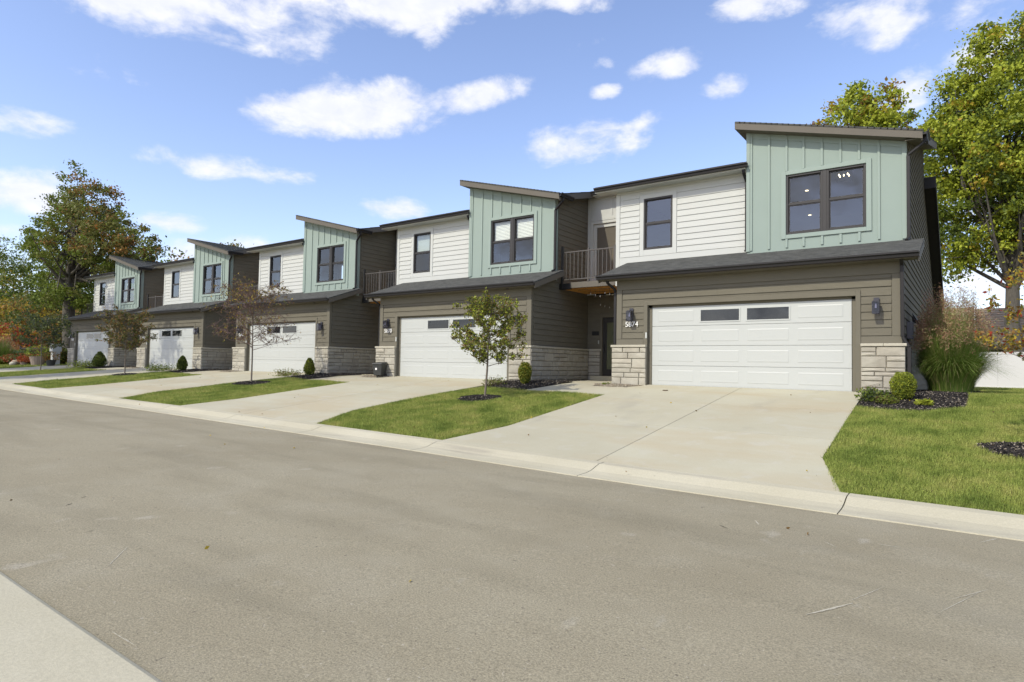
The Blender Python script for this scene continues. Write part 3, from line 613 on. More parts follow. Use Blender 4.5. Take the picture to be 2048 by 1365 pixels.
    for x in (-3.02, -2.2): b.box(x, x + .07, YR - .018, YR, 5.742, 6.338)
    b.box(-3.79, -3.70, YR - .03, YR, 3.2, 5.6).box(-2.61, -2.52, YR - .03, YR, 3.2, 5.6).box(-3.70, -2.61, YR - .03, YR, 5.51, 5.6)
    b.build('wall_trim', M['white_trim'], rw)
    bd = MB().box(-3.685, -3.58, YR + .02, YR + .07, 3.2, 5.49).box(-2.73, -2.625, YR + .02, YR + .07, 3.2, 5.49).box(-3.58, -2.73, YR + .02, YR + .07, 5.38, 5.49).box(-3.58, -2.73, YR + .02, YR + .07, 3.2, 3.4).build('balcony_door', M['white_trim'], T)
    MB().poly([(-3.58, YR + .04, 3.4), (-2.73, YR + .04, 3.4), (-2.73, YR + .04, 5.38), (-3.58, YR + .04, 5.38)], [(0, 1, 2, 3)]).build('pane', M['glass'], bd)
    MB().box(-3.58, -2.73, YR + .055, YR + .065, 3.4, 5.38).build('door_curtain', mat_curt, bd)
    dk = MB()
    dk.box(RL + .02, -3.49, 1.55, 1.66, 3.0, 3.19)
    dk = dk.build('balcony_deck', M['black'], T)
    MB().box(-3.49, WL - .013, 1.56, 1.64, 3.03, 3.215).build('rim_beam', M['fascia'], dk, bevel=.004)
    nb = 13
    for i in range(nb):
        y0 = 1.67 + i * (YR - 1.69) / nb; MB().box(RL + .02, WL - .005, y0, y0 + .125, 3.035, 3.06).build('deck_board', M['wood'], dk)
    for i in range(6):
        x = RL + .15 + i * .345; MB().box(x, x + .04, 1.67, YR - .02, 3.062, 3.18).build('joist', M['wood'], dk)
    rl = MB().box(-3.83, -3.76, 1.52, 1.59, 3.02, 4.42).build('balcony_railing', M['black'], T)
    MB().box(-3.755, WL - .02, 1.56, 1.60, 4.2, 4.235).box(-3.755, WL - .02, 1.56, 1.60, 3.3, 3.335).build('rail', M['railm'], rl)
    MB().box(-2.86, -2.81, 1.555, 1.605, 3.2, 4.3).build('rail_post', M['railm'], rl); MB().box(-1.93, -1.88, 1.555, 1.605, 3.2, 4.3).build('rail_post', M['railm'], rl)
    x = -3.66; bal = MB().box(-.009, .009, -.009, .009, 0, .865).mesh('baluster', M['railm'])
    while x < -1.95:
        if abs(x + 2.835) > .04: o = link('baluster', bal, rl); o.location = (x, 1.58, 3.335)
        x += .148
    # entry level
    ew = MB().box(RL, -3.31, YR + .05, YR + .17, 0, 3.0).box(-2.25, XL, YR + .05, YR + .17, 0, 3.0).box(-3.31, -2.25, YR + .05, YR + .17, 2.2, 3.0).build('entry_wall', M['brown'], T)
    courses_x(ew, RL + .01, -3.40, YR + .05, 1.27, 2.95, 'brown'); courses_x(ew, -3.4, XL, YR + .05, 2.34, 2.95, 'brown')
    stones(st, RL + .06, -3.34, -.02, 1.03, lambda u, d, z: (u, YR + .045 - d, z), 50 + k)
    MB().box(RL, -3.34, YR - .03, YR + .05, 1.035, 1.1).build('cap_stone', M['stonecap'], st)
    MB().box(-3.40, -3.312, YR - .0, YR + .1, .17, 2.3).box(-2.248, -2.16, YR - .0, YR + .1, .17, 2.3).box(-3.312, -2.248, YR, YR + .1, 2.2, 2.3).build('door_trim', M['brown_trim'], ew)
    ed = MB().box(-3.31, -3.17, YR + .06, YR + .11, .18, 2.19).box(-2.39, -2.25, YR + .06, YR + .11, .18, 2.19).box(-3.17, -2.39, YR + .06, YR + .11, 2.02, 2.19).box(-3.17, -2.39, YR + .06, YR + .11, .18, .4).build('entry_door', M['frame'], T)
    MB().poly([(-3.17, YR + .08, .4), (-2.39, YR + .08, .4), (-2.39, YR + .08, 2.02), (-3.17, YR + .08, 2.02)], [(0, 1, 2, 3)]).build('pane', M['glass'], ed)
    MB().box(-3.17, -2.39, YR + .095, YR + .1, .4, 2.02).build('door_blind', mat_olive, ed)
    MB().box(-3.24, -3.225, YR + .02, YR + .06, .95, 1.25).build('handle', M['black'], ed)
    MB().box(-3.6, -1.2, YR - .3, YR + .05, -.05, .165).build('door_step', M['curb'], T, bevel=.01)
    MB().box(-3.72, -3.45, YR + .015, YR + .03, 1.58, 1.72).build('name_plate', M['black'], T)
    MB().box(-3.475, -3.44, YR + .012, YR + .03, 1.28, 1.4).build('doorbell', M['white_trim'], T)
    # ---------- lower roof
    R0, R1 = -1.46, 6.2
    roof_slab(T, (R0, -.33, roof_front(-.33) - .035), (2.2, -.33, roof_front(-.33) - .035), (2.2, 1.59, roof_front(1.59) - .035), (R0, 1.59, roof_front(1.59) - .035), 'garage_roof')
    roof_slab(T, (2.2, -.33, roof_front(-.33) - .035), (R1, -.33, roof_front(-.33) - .035), (R1, 1.29, roof_front(1.29) - .035), (2.2, 1.29, roof_front(1.29) - .035), 'garage_roof')
    gutter(T, (R0, -.33, 3.04), (R1 - .01, -.33, 3.04), (0, -1, 0))
    for xx in (R0, R1 - .035):
        yt = 1.58 if xx == R0 else 1.36
        MB().prism([(-.32, roof_front(-.32) - .20), (yt, roof_front(yt) - .20), (yt, roof_front(yt) - .034), (-.32, roof_front(-.32) - .034)], 'x', xx, xx + .033).build('rake_board', M['fascia'], T)
    MB().box(R0 + .034, R1 - .036, -.325, -.01, 2.905, 2.925).prism([(-.009, 2.93), (1.28, 3.37), (1.28, 3.39), (-.009, 2.95)], 'x', XR + .021, R1 - .036).build('soffit', M['brown_trim'], T)
    MB().box(R0 + .034, R1 - .036, -.329, -.31, 2.905, 3.0).build('fascia', M['fascia'], T)
    # ---------- shed roof over the green wall
    P0, P1 = 1.96, 6.2; zt = lambda x: 7.15 - .26 * (x - 1.96)
    yb = lambda x: (zt(x) - 6.03) / .262 + 1.0
    roof_slab(T, (P1, .95, zt(P1) - .035), (P1, yb(P1) + .02, zt(P1) - .035), (P0, yb(P0), zt(P0) - .035), (P0, .95, zt(P0) - .035), 'shed_roof')
    MB().prism([(P0, zt(P0) - .205), (P1, zt(P1) - .205), (P1, zt(P1) - .034), (P0, zt(P0) - .034)], 'y', .96, .99).build('fascia', M['fascia'], T)
    MB().prism([(P0 + .034, zt(P0) - .21), (P1 - .01, zt(P1) - .20), (P1 - .01, zt(P1) - .18), (P0 + .034, zt(P0) - .19)], 'y', .991, 1.29).prism([(P0 + .034, zt(P0) - .21), (GL - .02, zt(GL) - .20), (GL - .02, zt(GL) - .18), (P0 + .034, zt(P0) - .19)], 'y', 1.291, 4.6).build('soffit', M['brown_trim'], T)
    MB().box(P0, P0 + .033, .991, 4.6, zt(P0) - .20, zt(P0) - .036).build('fascia', M['fascia'], T)
    gutter(T, (P1 + .002, .93, zt(P1) - .01), (P1 + .002, 1.72, zt(P1) - .01), (1, 0, 0))
    # ---------- main roof
    roof_slab(T, (-2.42, 1.22, roof_main(1.22) - .035), (2.1, 1.22, roof_main(1.22) - .035), (2.1, 8.5, roof_main(8.5) - .035), (-2.42, 8.5, roof_main(8.5) - .035), 'main_roof', course=.3)
    roof_slab(T, (2.1, 5.02, roof_main(5.02) - .036), (6.2, .98, roof_main(.98) - .036), (6.2, 8.5, roof_main(8.5) - .036), (2.1, 8.5, roof_main(8.5) - .036), 'main_roof', course=.3)
    roof_slab(T, (6.2 - 9.77, 3.08, roof_main(3.08) - .035), (-2.42, 3.08, roof_main(3.08) - .035), (-2.42, 8.5, roof_main(8.5) - .035), (6.2 - 9.77, 8.5, roof_main(8.5) - .035), 'main_roof', course=.3)
    gutter(T, (-2.42, 1.21, 6.05), (2.24, 1.21, 6.05), (0, -1, 0)); gutter(T, (-3.56, 3.07, 6.56), (-1.87, 3.07, 6.56), (0, -1, 0))
    MB().box(-2.42, 2.17, 1.215, 1.235, 5.9, 6.03).box(-2.42, 2.17, 1.236, 1.575, 5.905, 5.925).build('soffit', M['white_trim'], T)
    MB().box(-3.56, WL, 3.08, 3.44, 6.42, 6.44).build('soffit', M['white_trim'], T)
    MB().prism([(1.22, roof_main(1.22) - .16), (3.08, roof_main(3.08) - .16), (3.08, roof_main(3.08) - .036), (1.22, roof_main(1.22) - .036)], 'x', -2.42, -2.39).build('rake_board', M['fascia'], T)
    ye = 8.49
    MB().prism([(1.0, roof_main(1.0) - .22), (ye, roof_main(ye) - .22), (ye, roof_main(ye) - .036), (1.0, roof_main(1.0) - .036)], 'x', 6.168, 6.198).build('rake_board', M['fascia'], T)
    MB().prism([(1.02, roof_main(1.02) - .17), (ye, roof_main(ye) - .17), (ye, roof_main(ye) - .15), (1.02, roof_main(1.02) - .15)], 'x', XR + .02, 6.167).build('soffit', M['brown_trim'], T)
    # rear
    MB().box(-3.9, XR - .15, 8.4, 8.5, 0, 7.5).build('rear_wall', M['brown'], T)
    # room behind the windows
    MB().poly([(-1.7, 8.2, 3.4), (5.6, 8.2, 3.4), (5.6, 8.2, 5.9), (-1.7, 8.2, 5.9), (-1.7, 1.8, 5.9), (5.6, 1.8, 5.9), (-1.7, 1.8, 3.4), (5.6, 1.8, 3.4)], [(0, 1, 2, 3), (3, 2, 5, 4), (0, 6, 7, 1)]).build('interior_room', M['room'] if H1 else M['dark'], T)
    # ---------- downspouts
    downspout(T, [(6.24, 1.12, 5.93), (6.24, 1.12, 5.80), (5.90, 1.22, 5.58), (5.90, 1.22, 3.62), (5.86, 1.12, 3.56)])
    downspout(T, [(2.10, 1.27, 5.93), (2.10, 1.27, 5.83), (2.12, 1.50, 5.62), (2.12, 1.50, 3.74), (2.12, 1.42, 3.70)], .07, .05)
    if H1: downspout(T, [(5.86, -.26, 2.93), (5.86, -.10, 2.80), (5.86, -.06, 1.24), (5.98, -.06, 1.02), (5.98, -.06, .06)])
    else: downspout(T, [(5.0, -.2, 2.93), (5.0, -.1, 2.9)])
    downspout(T, [(-1.2, -.26, 2.93), (-1.2, -.2, 2.83), (-1.09, -.02, 2.70), (-1.09, .06, 2.6), (-1.09, .06, 1.12)])
    lantern(T, -.55, 1.93); lantern(T, 5.37, 1.93)
    MB().box(-.13, -.085, -.034, -.013, 1.28, 1.44).build('keypad', M['white_trim'], T, bevel=.004)
    return T
mat_curt = mat('tan_curtain', (.18, .15, .12), .9); mat_olive = mat('olive_blind', (.16, .16, .09), .8)

H = [None] * 5
H[0] = house(0); H[1] = house(1)
def blinds(T, x0, x1, z0, z1, y):
    b = MB(); z = z0
    while z < z1: b.poly([(x0, y, z), (x1, y, z), (x1, y + .01, z + .042), (x0, y + .01, z + .042)], [(0, 1, 2, 3)]); z += .05
    b.box(x0, x1, y, y + .03, z0 - .035, z0 - .01); b.build('window_blind', M['blind'], T)
index_kids()
for k in (2, 3, 4): H[k] = copy_tree(H[1])
for k in range(5): H[k].location = (HO[k], (0, -.056, -.016, .03, .15)[k] * .5, 0)
blinds(H[1], 3.26, 4.0, 4.8, 5.5, 1.42); blinds(H[1], 4.22, 4.96, 4.8, 5.5, 1.42)
MB().box(-.88, -.09, 1.72, 1.73, 4.82, 5.55).build('roller_blind', mat('roller_blind', (.42, .46, .42), .8), H[1])
for k, t in enumerate(('5874', '5870', '5866', '5862', '5858')): number(H[k], t)
LBL = ['brown white and sage green townhouse numbered 5874, nearest at the right end of the row',
       'brown white and sage green townhouse numbered 5870 with raised blinds, second from the right end',
       'sage green townhouse behind the half bare young tree, middle of the row of five',
       'sage green and brown townhouse behind the bronze young tree, fourth from the right end',
       'sage green and brown townhouse beside the big maple trunk, farthest of the row']
for k in range(5): tag(H[k], LBL[k], 'townhouse', 'row of attached townhouses')
# extras of the end house
T = H[0]
rr = roof_slab(T, (6.17, 16.2, 2.75), (-3.8, 16.2, 2.75), (-3.8, 8.45, 6.86), (6.17, 8.45, 6.86), 'rear_roof', course=.4)
MB().prism([(8.45, 6.55), (16.2, 2.44), (16.2, 2.74), (8.45, 6.85)], 'x', 6.14, 6.169).prism([(8.45, 6.57), (16.2, 2.46), (16.2, 2.5), (8.45, 6.61)], 'x', XR + .02, 6.139).build('rake_board', M['gutter'], T)
MB().box(XR + .02, 6.17, 8.41, 8.449, 6.5, 6.86).build('fascia', M['gutter'], T)
ch = MB().bar((4.44, 1.95, 5.9), (4.44, 1.95, 5.66), .02)
for (a, b) in (((4.27, 1.8), (4.61, 1.8)), ((4.61, 1.8), (4.61, 2.1)), ((4.61, 2.1), (4.27, 2.1)), ((4.27, 2.1), (4.27, 1.8))):
    for z in (5.42, 5.66): ch.bar((*a, z), (*b, z), .024)
    ch.bar((*a, 5.42), (*a, 5.66), .024)
chm = ch.build('chandelier', M['black'], T)
for (x, y) in ((4.34, 1.87), (4.54, 1.87), (4.34, 2.03), (4.55, 2.02), (4.44, 1.95)): MB().lathe([(.005, -.03), (.016, -.012), (.016, .012), (.005, .03)], (x, y, 5.53), 8).build('bulb', M['lite'], chm)
for (x, y) in ((3.1, 4.3), (2.55, 7.6), (3.9, 5.8)): MB().lathe([(.045, -.010), (.045, -.002)], (x, y, 5.895), 14).build('recessed_light', M['lite'], T)
MB().box(XR + .015, XR + .14, 1.2, 1.5, 1.25, 1.65).build('electric_meter', M['grey'], T, bevel=.01)
b = MB()
for y in (.5, 1.3): b.tube([(XR + .04, y, -.05), (XR + .04, y, 1.3)], [.014, .014], 8)
b.build('conduit', M['gutter'], T)
MB().poly([(XR + .015, 3.0, 1.75), (XR + .015, 3.3, 1.75), (XR + .015, 3.3, 2.0), (XR + .015, 3.0, 2.0), (XR + .17, 2.98, 1.72), (XR + .17, 3.32, 1.72)], [(0, 1, 2, 3), (0, 4, 5, 1), (3, 2, 5, 4), (0, 3, 4), (1, 5, 2)]).build('dryer_vent', M['black'], T)
MB().lathe([(.07, 0), (.07, .012), (.055, .016)], (0, 0, 0), 16).build('cleanout_cap', mat('rusty_iron', (.12, .08, .05), .8)).location = (.8, -.85, gz(.8, -.85) + .018)
tag(bpy.data.objects['cleanout_cap'], 'small round rusty cap set in the nearest driveway by the garage door', 'drain cap')

# ------------------------------------------------------------------ vegetation
def quads(P, size, rs, flat=0.0, aspect=.6, squash=None):
    n = len(P); a = rs.normal(size=(n, 3)); a[:, 2] *= (1 - flat); a /= np.linalg.norm(a, axis=1)[:, None]
    b = rs.normal(size=(n, 3)); b -= (b * a).sum(1)[:, None] * a; b /= np.linalg.norm(b, axis=1)[:, None]
    s = (size * rs.uniform(.6, 1.3, n))[:, None]; c = np.cross(a, b)
    V = np.stack([P - a * s, P + b * s * aspect + c * s * .15, P + a * s, P - b * s * aspect + c * s * .15], 1).reshape(-1, 3)
    F = np.arange(n * 4).reshape(n, 4); return V, F
def foliage(name, P, size, mats, weights, parent, rs, **kw):
    V, F = quads(np.asarray(P), size, rs, **kw)
    w = np.cumsum(weights) / np.sum(weights); mi = np.searchsorted(w, rs.random(len(F)))
    o = link(name, fast_mesh(name, V, F, [M[x] for x in mats], mi), parent); o['kind'] = 'stuff'; return o
def clump_points(ells, ncl, per, crad, rs, shell=.55):
    """ells: (cx,cy,cz,rx,ry,rz,weight). returns leaf points, clump centres, clump ids"""
    w = np.array([e[6] for e in ells]); w = w / w.sum(); C = []
    for e, q in zip(ells, w):
        n = max(1, int(ncl * q)); d = rs.normal(size=(n, 3)); d /= np.linalg.norm(d, axis=1)[:, None]
        r = shell + (1 - shell) * rs.random(n) ** .6; C.append(np.array(e[:3]) + d * r[:, None] * np.array(e[3:6]))
    C = np.concatenate(C); cr = crad * rs.uniform(.55, 1.3, len(C))
    ids = np.repeat(np.arange(len(C)), per); d = rs.normal(size=(len(ids), 3)); d[:, 2] *= .65
    P = C[ids] + d * cr[ids][:, None] * .55
    return P, C, ids
def limb_mesh(parent, base, fork, C, r0, rs, m_='bark', nl=30, name='limb'):
    b = MB(); idx = rs.permutation(len(C))[:nl]
    for i in idx:
        e = Vector(C[i]); f = Vector(fork); s = f.lerp(Vector(base), -rs.random() * .0)
        t = rs.random() * .75; q = Vector(fork) + (Vector((fork[0], fork[1], C[:, 2].max())) - Vector(fork)) * t * .75
        mid = q.lerp(e, .45) + Vector(rs.normal(size=3) * .06 * (e - q).length) + Vector((0, 0, -.04 * (e - q).length))
        r = r0 * (.34 - .2 * t); b.tube([q, q.lerp(mid, .5), mid, e], [r, r * .75, r * .5, r * .12], 5, False)
    return b.build(name, M[m_], parent, smooth=True)
def big_tree(name, base, fork, ells, ncl, per, crad, size, mats, weights, r0, label, cat='tree', group=None, seed=1, m_='bark', nl=40, zone=None, shell=.5):
    rs = np.random.default_rng(seed); T = empty(name, base); T.location = (0, 0, 0)
    P, C, ids = clump_points(ells, ncl, per, crad, rs, shell)
    top = (fork[0] + rs.normal() * .2, fork[1], C[:, 2].max() * .8 + fork[2] * .2)
    b = Vector(base); f = Vector(fork); tp = Vector(top)
    fl = r0 * 1.35
    MB().tube([b - Vector((0, 0, .3)), b + Vector((0, 0, .25)), b.lerp(f, .35) + Vector((r0 * .25, 0, 0)), b.lerp(f, .7) - Vector((r0 * .2, 0, 0)), f, f.lerp(tp, .4) + Vector((.15, 0, 0)), tp], [fl, r0 * 1.05, r0 * .92, r0 * .88, r0 * .82, r0 * .42, r0 * .08], 12).build('trunk', M[m_], T, smooth=True)
    limb_mesh(T, base, fork, C, r0, rs, m_, nl)
    V, F = quads(P, size, rs); w = np.cumsum(weights) / np.sum(weights)
    cr = rs.random(len(C))
    if zone is not None: cr = np.clip(zone(C) + rs.normal(size=len(C)) * .14, 0, .999)
    mi = np.searchsorted(w, np.clip(cr[ids] + rs.normal(size=len(ids)) * .09, 0, .999))
    o = link('crown', fast_mesh('crown', V, F, [M[x] for x in mats], mi), T); o['kind'] = 'stuff'
    tag(T, label, cat, group); return T
# large maple at the right, behind the end house
big_tree('maple_tree', (8.9, 24.5, -.3), (8.75, 24.5, 4.3), [(10.6, 25, 12.2, 4.9, 4.8, 4.8, 1.0), (7.6, 24.5, 10.0, 2.8, 3.2, 4.2, .42), (13.0, 25, 10.6, 4.3, 4.5, 4.6, .35), (6.5, 24.5, 14.6, 1.2, 1.5, 2.6, .12), (6.0, 24.5, 12.2, 1.7, 2.0, 2.0, .16), (7.9, 24.5, 16.4, .9, 1.2, 2.6, .10), (9.6, 24.5, 16.6, .9, 1.3, 2.5, .10), (11.3, 24.5, 16.6, 1.1, 1.6, 2.2, .12), (5.9, 24, 6.6, 1.7, 2.0, 1.6, .08)],
         1150, 95, .58, .095, ['l_dark', 'l_green', 'l_yel', 'l_gold', 'l_rust'], [.10, .33, .55, .02, .0], .36, 'large yellow green maple with dark forked trunk behind the end townhouse', seed=5, nl=110, shell=.35)
big_tree('maple_tree', (-.5, 42, -.3), (-.6, 42, 13.5), [(-1.0, 42, 20.0, 3.6, 3, 3.2, 1), (-3.1, 42, 20.2, 1.2, 2, 2.0, .22), (.6, 42, 22.2, 1.8, 2, 2.3, .3), (2.4, 42, 20.4, 1.8, 2, 2.8, .4)],
         150, 75, .7, .16, ['l_green', 'l_yel', 'l_gold', 'l_rust'], [.3, .5, .12, .08], .35, 'distant maple top showing above the tallest green roof, left of the large maple', seed=6, nl=40)
# large maple at the left end
big_tree('maple_tree', (-44.4, 1.2, -.2), (-44.6, 1.2, 5.2), [(-44.2, 2, 8.8, 4.4, 3.6, 2.7, .85), (-48.8, 2, 9.2, 2.6, 2.4, 1.7, .2), (-40.2, 2.4, 8.3, 2.9, 2.6, 2.3, .4), (-49.4, 2, 12.2, 1.1, 1.0, 1.3, .06), (-47.4, 2, 12.6, .8, 1.0, 2.2, .08), (-45.6, 2, 13.0, .8, 1.0, 2.2, .07), (-42.6, 2, 11.2, 1.8, 1.6, 1.7, .15), (-47.6, 1.6, 5.6, 2.4, 2.4, 1.4, .2), (-43.4, .5, 4.6, 1.8, 1.6, 1.3, .12), (-37.5, 2.4, 7.6, 1.3, 1.4, 1.1, .1)],
         520, 68, .46, .095, ['l_dark', 'l_green', 'l_olive', 'l_rust', 'l_or'], [.12, .42, .28, .14, .04], .44, 'tall maple turning green to rust with pale grey trunk, standing left of the farthest townhouse', seed=8, nl=80,
         zone=lambda C: .42 + (C[:, 2] - 8.5) * .04 + (C[:, 0] + 45) * .05, shell=.4)
def px3(px, py, Yp):
    d = FW + R2 * ((px - 1024) / FPX) - U2 * ((py - 682.5) / FPX); t = (Yp - CAMP[1]) / d.y; return Vector(CAMP) + d * t
def back_tree(px, top, hw, Yp, mats, w, label, seed, name='tree', base_z=-.4, ncl=110, per=60, cr=1.2, size=.2, hfac=.5):
    p = px3(px, top, Yp); q = px3(px + hw, top, Yp); rx = abs(q.x - p.x); h = p.z - base_z
    rz = h * hfac
    big_tree(name, (p.x, Yp, base_z), (p.x, Yp, base_z + h * .3), [(p.x, Yp, p.z - rz, rx, rx * .7, rz, 1), (p.x - rx * .5, Yp - rx * .3, base_z + h * .35, rx * .7, rx * .6, h * .3, .5), (p.x + rx * .45, Yp, base_z + h * .4, rx * .7, rx * .6, h * .33, .5)],
             ncl, per, cr, size, mats, w, .25, label, group='trees beyond the row', seed=seed, nl=20, shell=.45)
GR_ = ['l_dark', 'l_green', 'l_olive']
back_tree(10, 478, 75, 14, GR_, [.25, .5, .25], 'tall green locust tree at the far left edge of the frame', 21, 'locust_tree', ncl=460, per=70, cr=1.2, size=.16, hfac=.42)
back_tree(90, 505, 60, 18, ['l_dark', 'l_green', 'l_gold'], [.35, .45, .2], 'dark green tree between the locust and the tall maple', 22, 'background_tree', ncl=300)
back_tree(20, 590, 40, 7, ['l_or', 'l_rust', 'l_gold', 'l_olive'], [.3, .3, .2, .2], 'orange and gold low tree left of the tall maple', 23, 'background_tree', ncl=240, cr=.8, size=.14)
back_tree(45, 640, 26, 3.5, ['l_red', 'l_or', 'l_gold'], [.3, .5, .2], 'bright orange red shrub tree above the ornamental grass', 24, 'background_tree', ncl=130, cr=.5, size=.1)
back_tree(100, 600, 38, 6, ['l_dark', 'l_olive', 'l_rust', 'l_gold'], [.35, .35, .2, .1], 'olive and rust thicket tree left of the maple trunk', 25, 'background_tree', ncl=260, cr=.8, size=.13)
back_tree(325, 498, 46, 20, ['l_dark', 'l_green', 'l_rust'], [.4, .4, .2], 'dark tree top above the roof of the farthest townhouse', 26, 'background_tree', ncl=260)
back_tree(175, 560, 40, 12, ['l_dark', 'l_green', 'l_olive'], [.4, .4, .2], 'dark green tree behind the balcony of the farthest townhouse', 27, 'background_tree', ncl=120)
back_tree(250, 520, 50, 22, ['l_dark', 'l_green', 'l_gold'], [.4, .45, .15], 'green tree glimpsed through the tall maple over the farthest roof', 30, 'background_tree', ncl=260)
back_tree(452, 480, 26, 22, ['l_green', 'l_olive', 'l_rust'], [.4, .3, .3], 'small rusty tree top left of the pair above the fourth roof', 28, 'background_tree', ncl=170, cr=.9, size=.17)
back_tree(486, 477, 27, 23, ['l_dark', 'l_green', 'l_olive'], [.3, .5, .2], 'small green tree top right of the pair above the fourth roof', 29, 'background_tree', ncl=170, cr=.9, size=.17)
back_tree(0, 640, 60, 24, GR_, [.5, .3, .2], 'dark tree line behind the far left garden', 31, 'background_tree', ncl=300, cr=1.4, size=.22)
# trees across the street, outside the frame, whose shadows fall on the far garage doors
for i, (x, y, h, rx_, nc_) in enumerate(((-43.0, -16.8, 22, 3.6, 150), (-31.9, -16.4, 18.6, 1.9, 60))):
    big_tree('maple_tree', (x, y, -.55), (x, y, 4.5), [(x, y, h - 5.0, rx_, rx_ * .8, 5.5, 1)], nc_, 55, .8, .16, ['l_green', 'l_olive', 'l_rust'], [.5, .3, .2], .3,
             ('maple across the street opposite the farthest townhouse', 'maple across the street opposite the fourth townhouse')[i], seed=50 + i, nl=40)

def young_tree(base, h, crown_z, rx, rz, lean, nleaf, mats, weights, label, seed, size=.03, bare=0.0, leaf_fn=None, name='young_tree', r0=.03, m_='barky', limbs=15, group='young street trees in the lawn strips'):
    rs = np.random.default_rng(seed); T = empty(name, (0, 0, 0)); b = Vector(base); top = b + Vector((lean[0], lean[1], h))
    ct = b.lerp(top, .5)
    MB().tube([b - Vector((0, 0, .05)), b + Vector((0, 0, .04)), b.lerp(top, .3) + Vector((.01, 0, 0)), b.lerp(top, .6) - Vector((.012, 0, 0)), top], [r0 * 1.5, r0, r0 * .85, r0 * .6, r0 * .12], 8).build('trunk', M[m_], T, smooth=True)
    mb = MB(); tips = []; fz = (crown_z - rz - b.z) / h; 
    for i in range(limbs):
        t = max(.05, fz) + (1 - fz) * (i / limbs) * .9; s = b.lerp(top, t); a = i * 2.4 + rs.random() * .6
        rr_ = rx * math.sqrt(max(.12, 1 - ((i / limbs) * 1.15 - .25) ** 2)); up = rs.uniform(.15, .5) + .5 * i / limbs
        e = s + Vector((math.cos(a) * rr_, math.sin(a) * rr_, rr_ * up * .9)); mid = s.lerp(e, .5) + Vector((0, 0, -.05 * rr_))
        mb.tube([s, mid, e], [r0 * .38, r0 * .22, r0 * .08], 5, False)
        for j in range(9):
            q = s.lerp(e, .25 + .75 * j / 7) if j else mid; d = Vector(rs.normal(size=3)); d.z = abs(d.z) * .6; d = d.normalized() * rx * rs.uniform(.18, .42)
            e2 = q + d; tw = 2.2 if bare else 1; mb.tube([q, e2], [r0 * .13 * tw, r0 * .05 * tw], 3, False); tips.append((q, e2))
            for m2 in range(7 if bare else 3):
                d3 = Vector(rs.normal(size=3)).normalized() * rx * rs.uniform(.08, .2); q3 = q.lerp(e2, rs.uniform(.3, 1)); mb.tube([q3, q3 + d3], [r0 * .07 * tw, r0 * .035 * tw], 3, False); tips.append((q3, q3 + d3))
    mb.build('branches', M['twig' if bare else m_], T)
    A = np.array([t_[0] for t_ in tips]); B = np.array([t_[1] for t_ in tips]); i = rs.integers(0, len(A), nleaf); u = rs.random(nleaf)[:, None]
    P = A[i] * (1 - u) + B[i] * u + rs.normal(size=(nleaf, 3)) * size * .9
    if leaf_fn is not None: P = P[leaf_fn(P, rs)]
    foliage('leaves', P, size, mats, weights, T, rs); tag(T, label, 'tree', group); return T
z2 = gz(-3.2, -3.15)
young_tree((-3.2, -3.15, z2), 2.45, z2 + 1.52, .86, .70, (.16, .0), 9500, ['l_olive', 'l_dark', 'l_rust', 'l_brown', 'l_yel'], [.44, .12, .10, .10, .24], 'leafy young crabapple with leaning trunk in the lawn strip before the 5870 garage', 61, size=.034, limbs=26)
z3 = gz(-14.0, -3.2)
young_tree((-14.0, -3.2, z3), 3.35, z3 + 2.35, 1.35, 1.15, (-.02, 0), 5200, ['l_gold', 'l_rust', 'l_brown', 'l_olive'], [.22, .16, .36, .26], 'half bare young tree with purplish twigs and some gold leaves in the middle lawn strip', 62, size=.036, bare=1, limbs=34,
           leaf_fn=lambda P, rs: rs.random(len(P)) < np.where(P[:, 0] < -14.6, .8, np.where(P[:, 2] > z3 + 2.9, .45, .13)))
z4 = gz(-24.65, -3.1)
young_tree((-24.65, -3.1, z4), 2.7, z4 + 2.0, 1.05, .95, (.02, 0), 5500, ['l_brown', 'l_dark', 'l_rust', 'l_olive'], [.4, .25, .2, .15], 'shaded bronze leaved young tree in front of the fourth townhouse', 63, size=.042, limbs=18)
z5 = gz(-34.27, -3.45)
young_tree((-34.27, -3.45, z5), 2.7, z5 + 2.1, 1.3, .9, (0, 0), 4200, ['l_blue', 'l_dark', 'l_olive'], [.5, .3, .2], 'grey green young tree at the far left lawn strip', 64, size=.05, limbs=18)
young_tree((8.25, -4.35, gz(8.25, -4.35)), 2.45, gz(8.2, -4.4) + 1.75, .92, .75, (0, 0), 5200, ['l_gold', 'l_rust', 'l_olive', 'l_red'], [.36, .22, .32, .10], 'young tree with gold and rust leaves reaching in at the right edge', 65, size=.032, limbs=18)

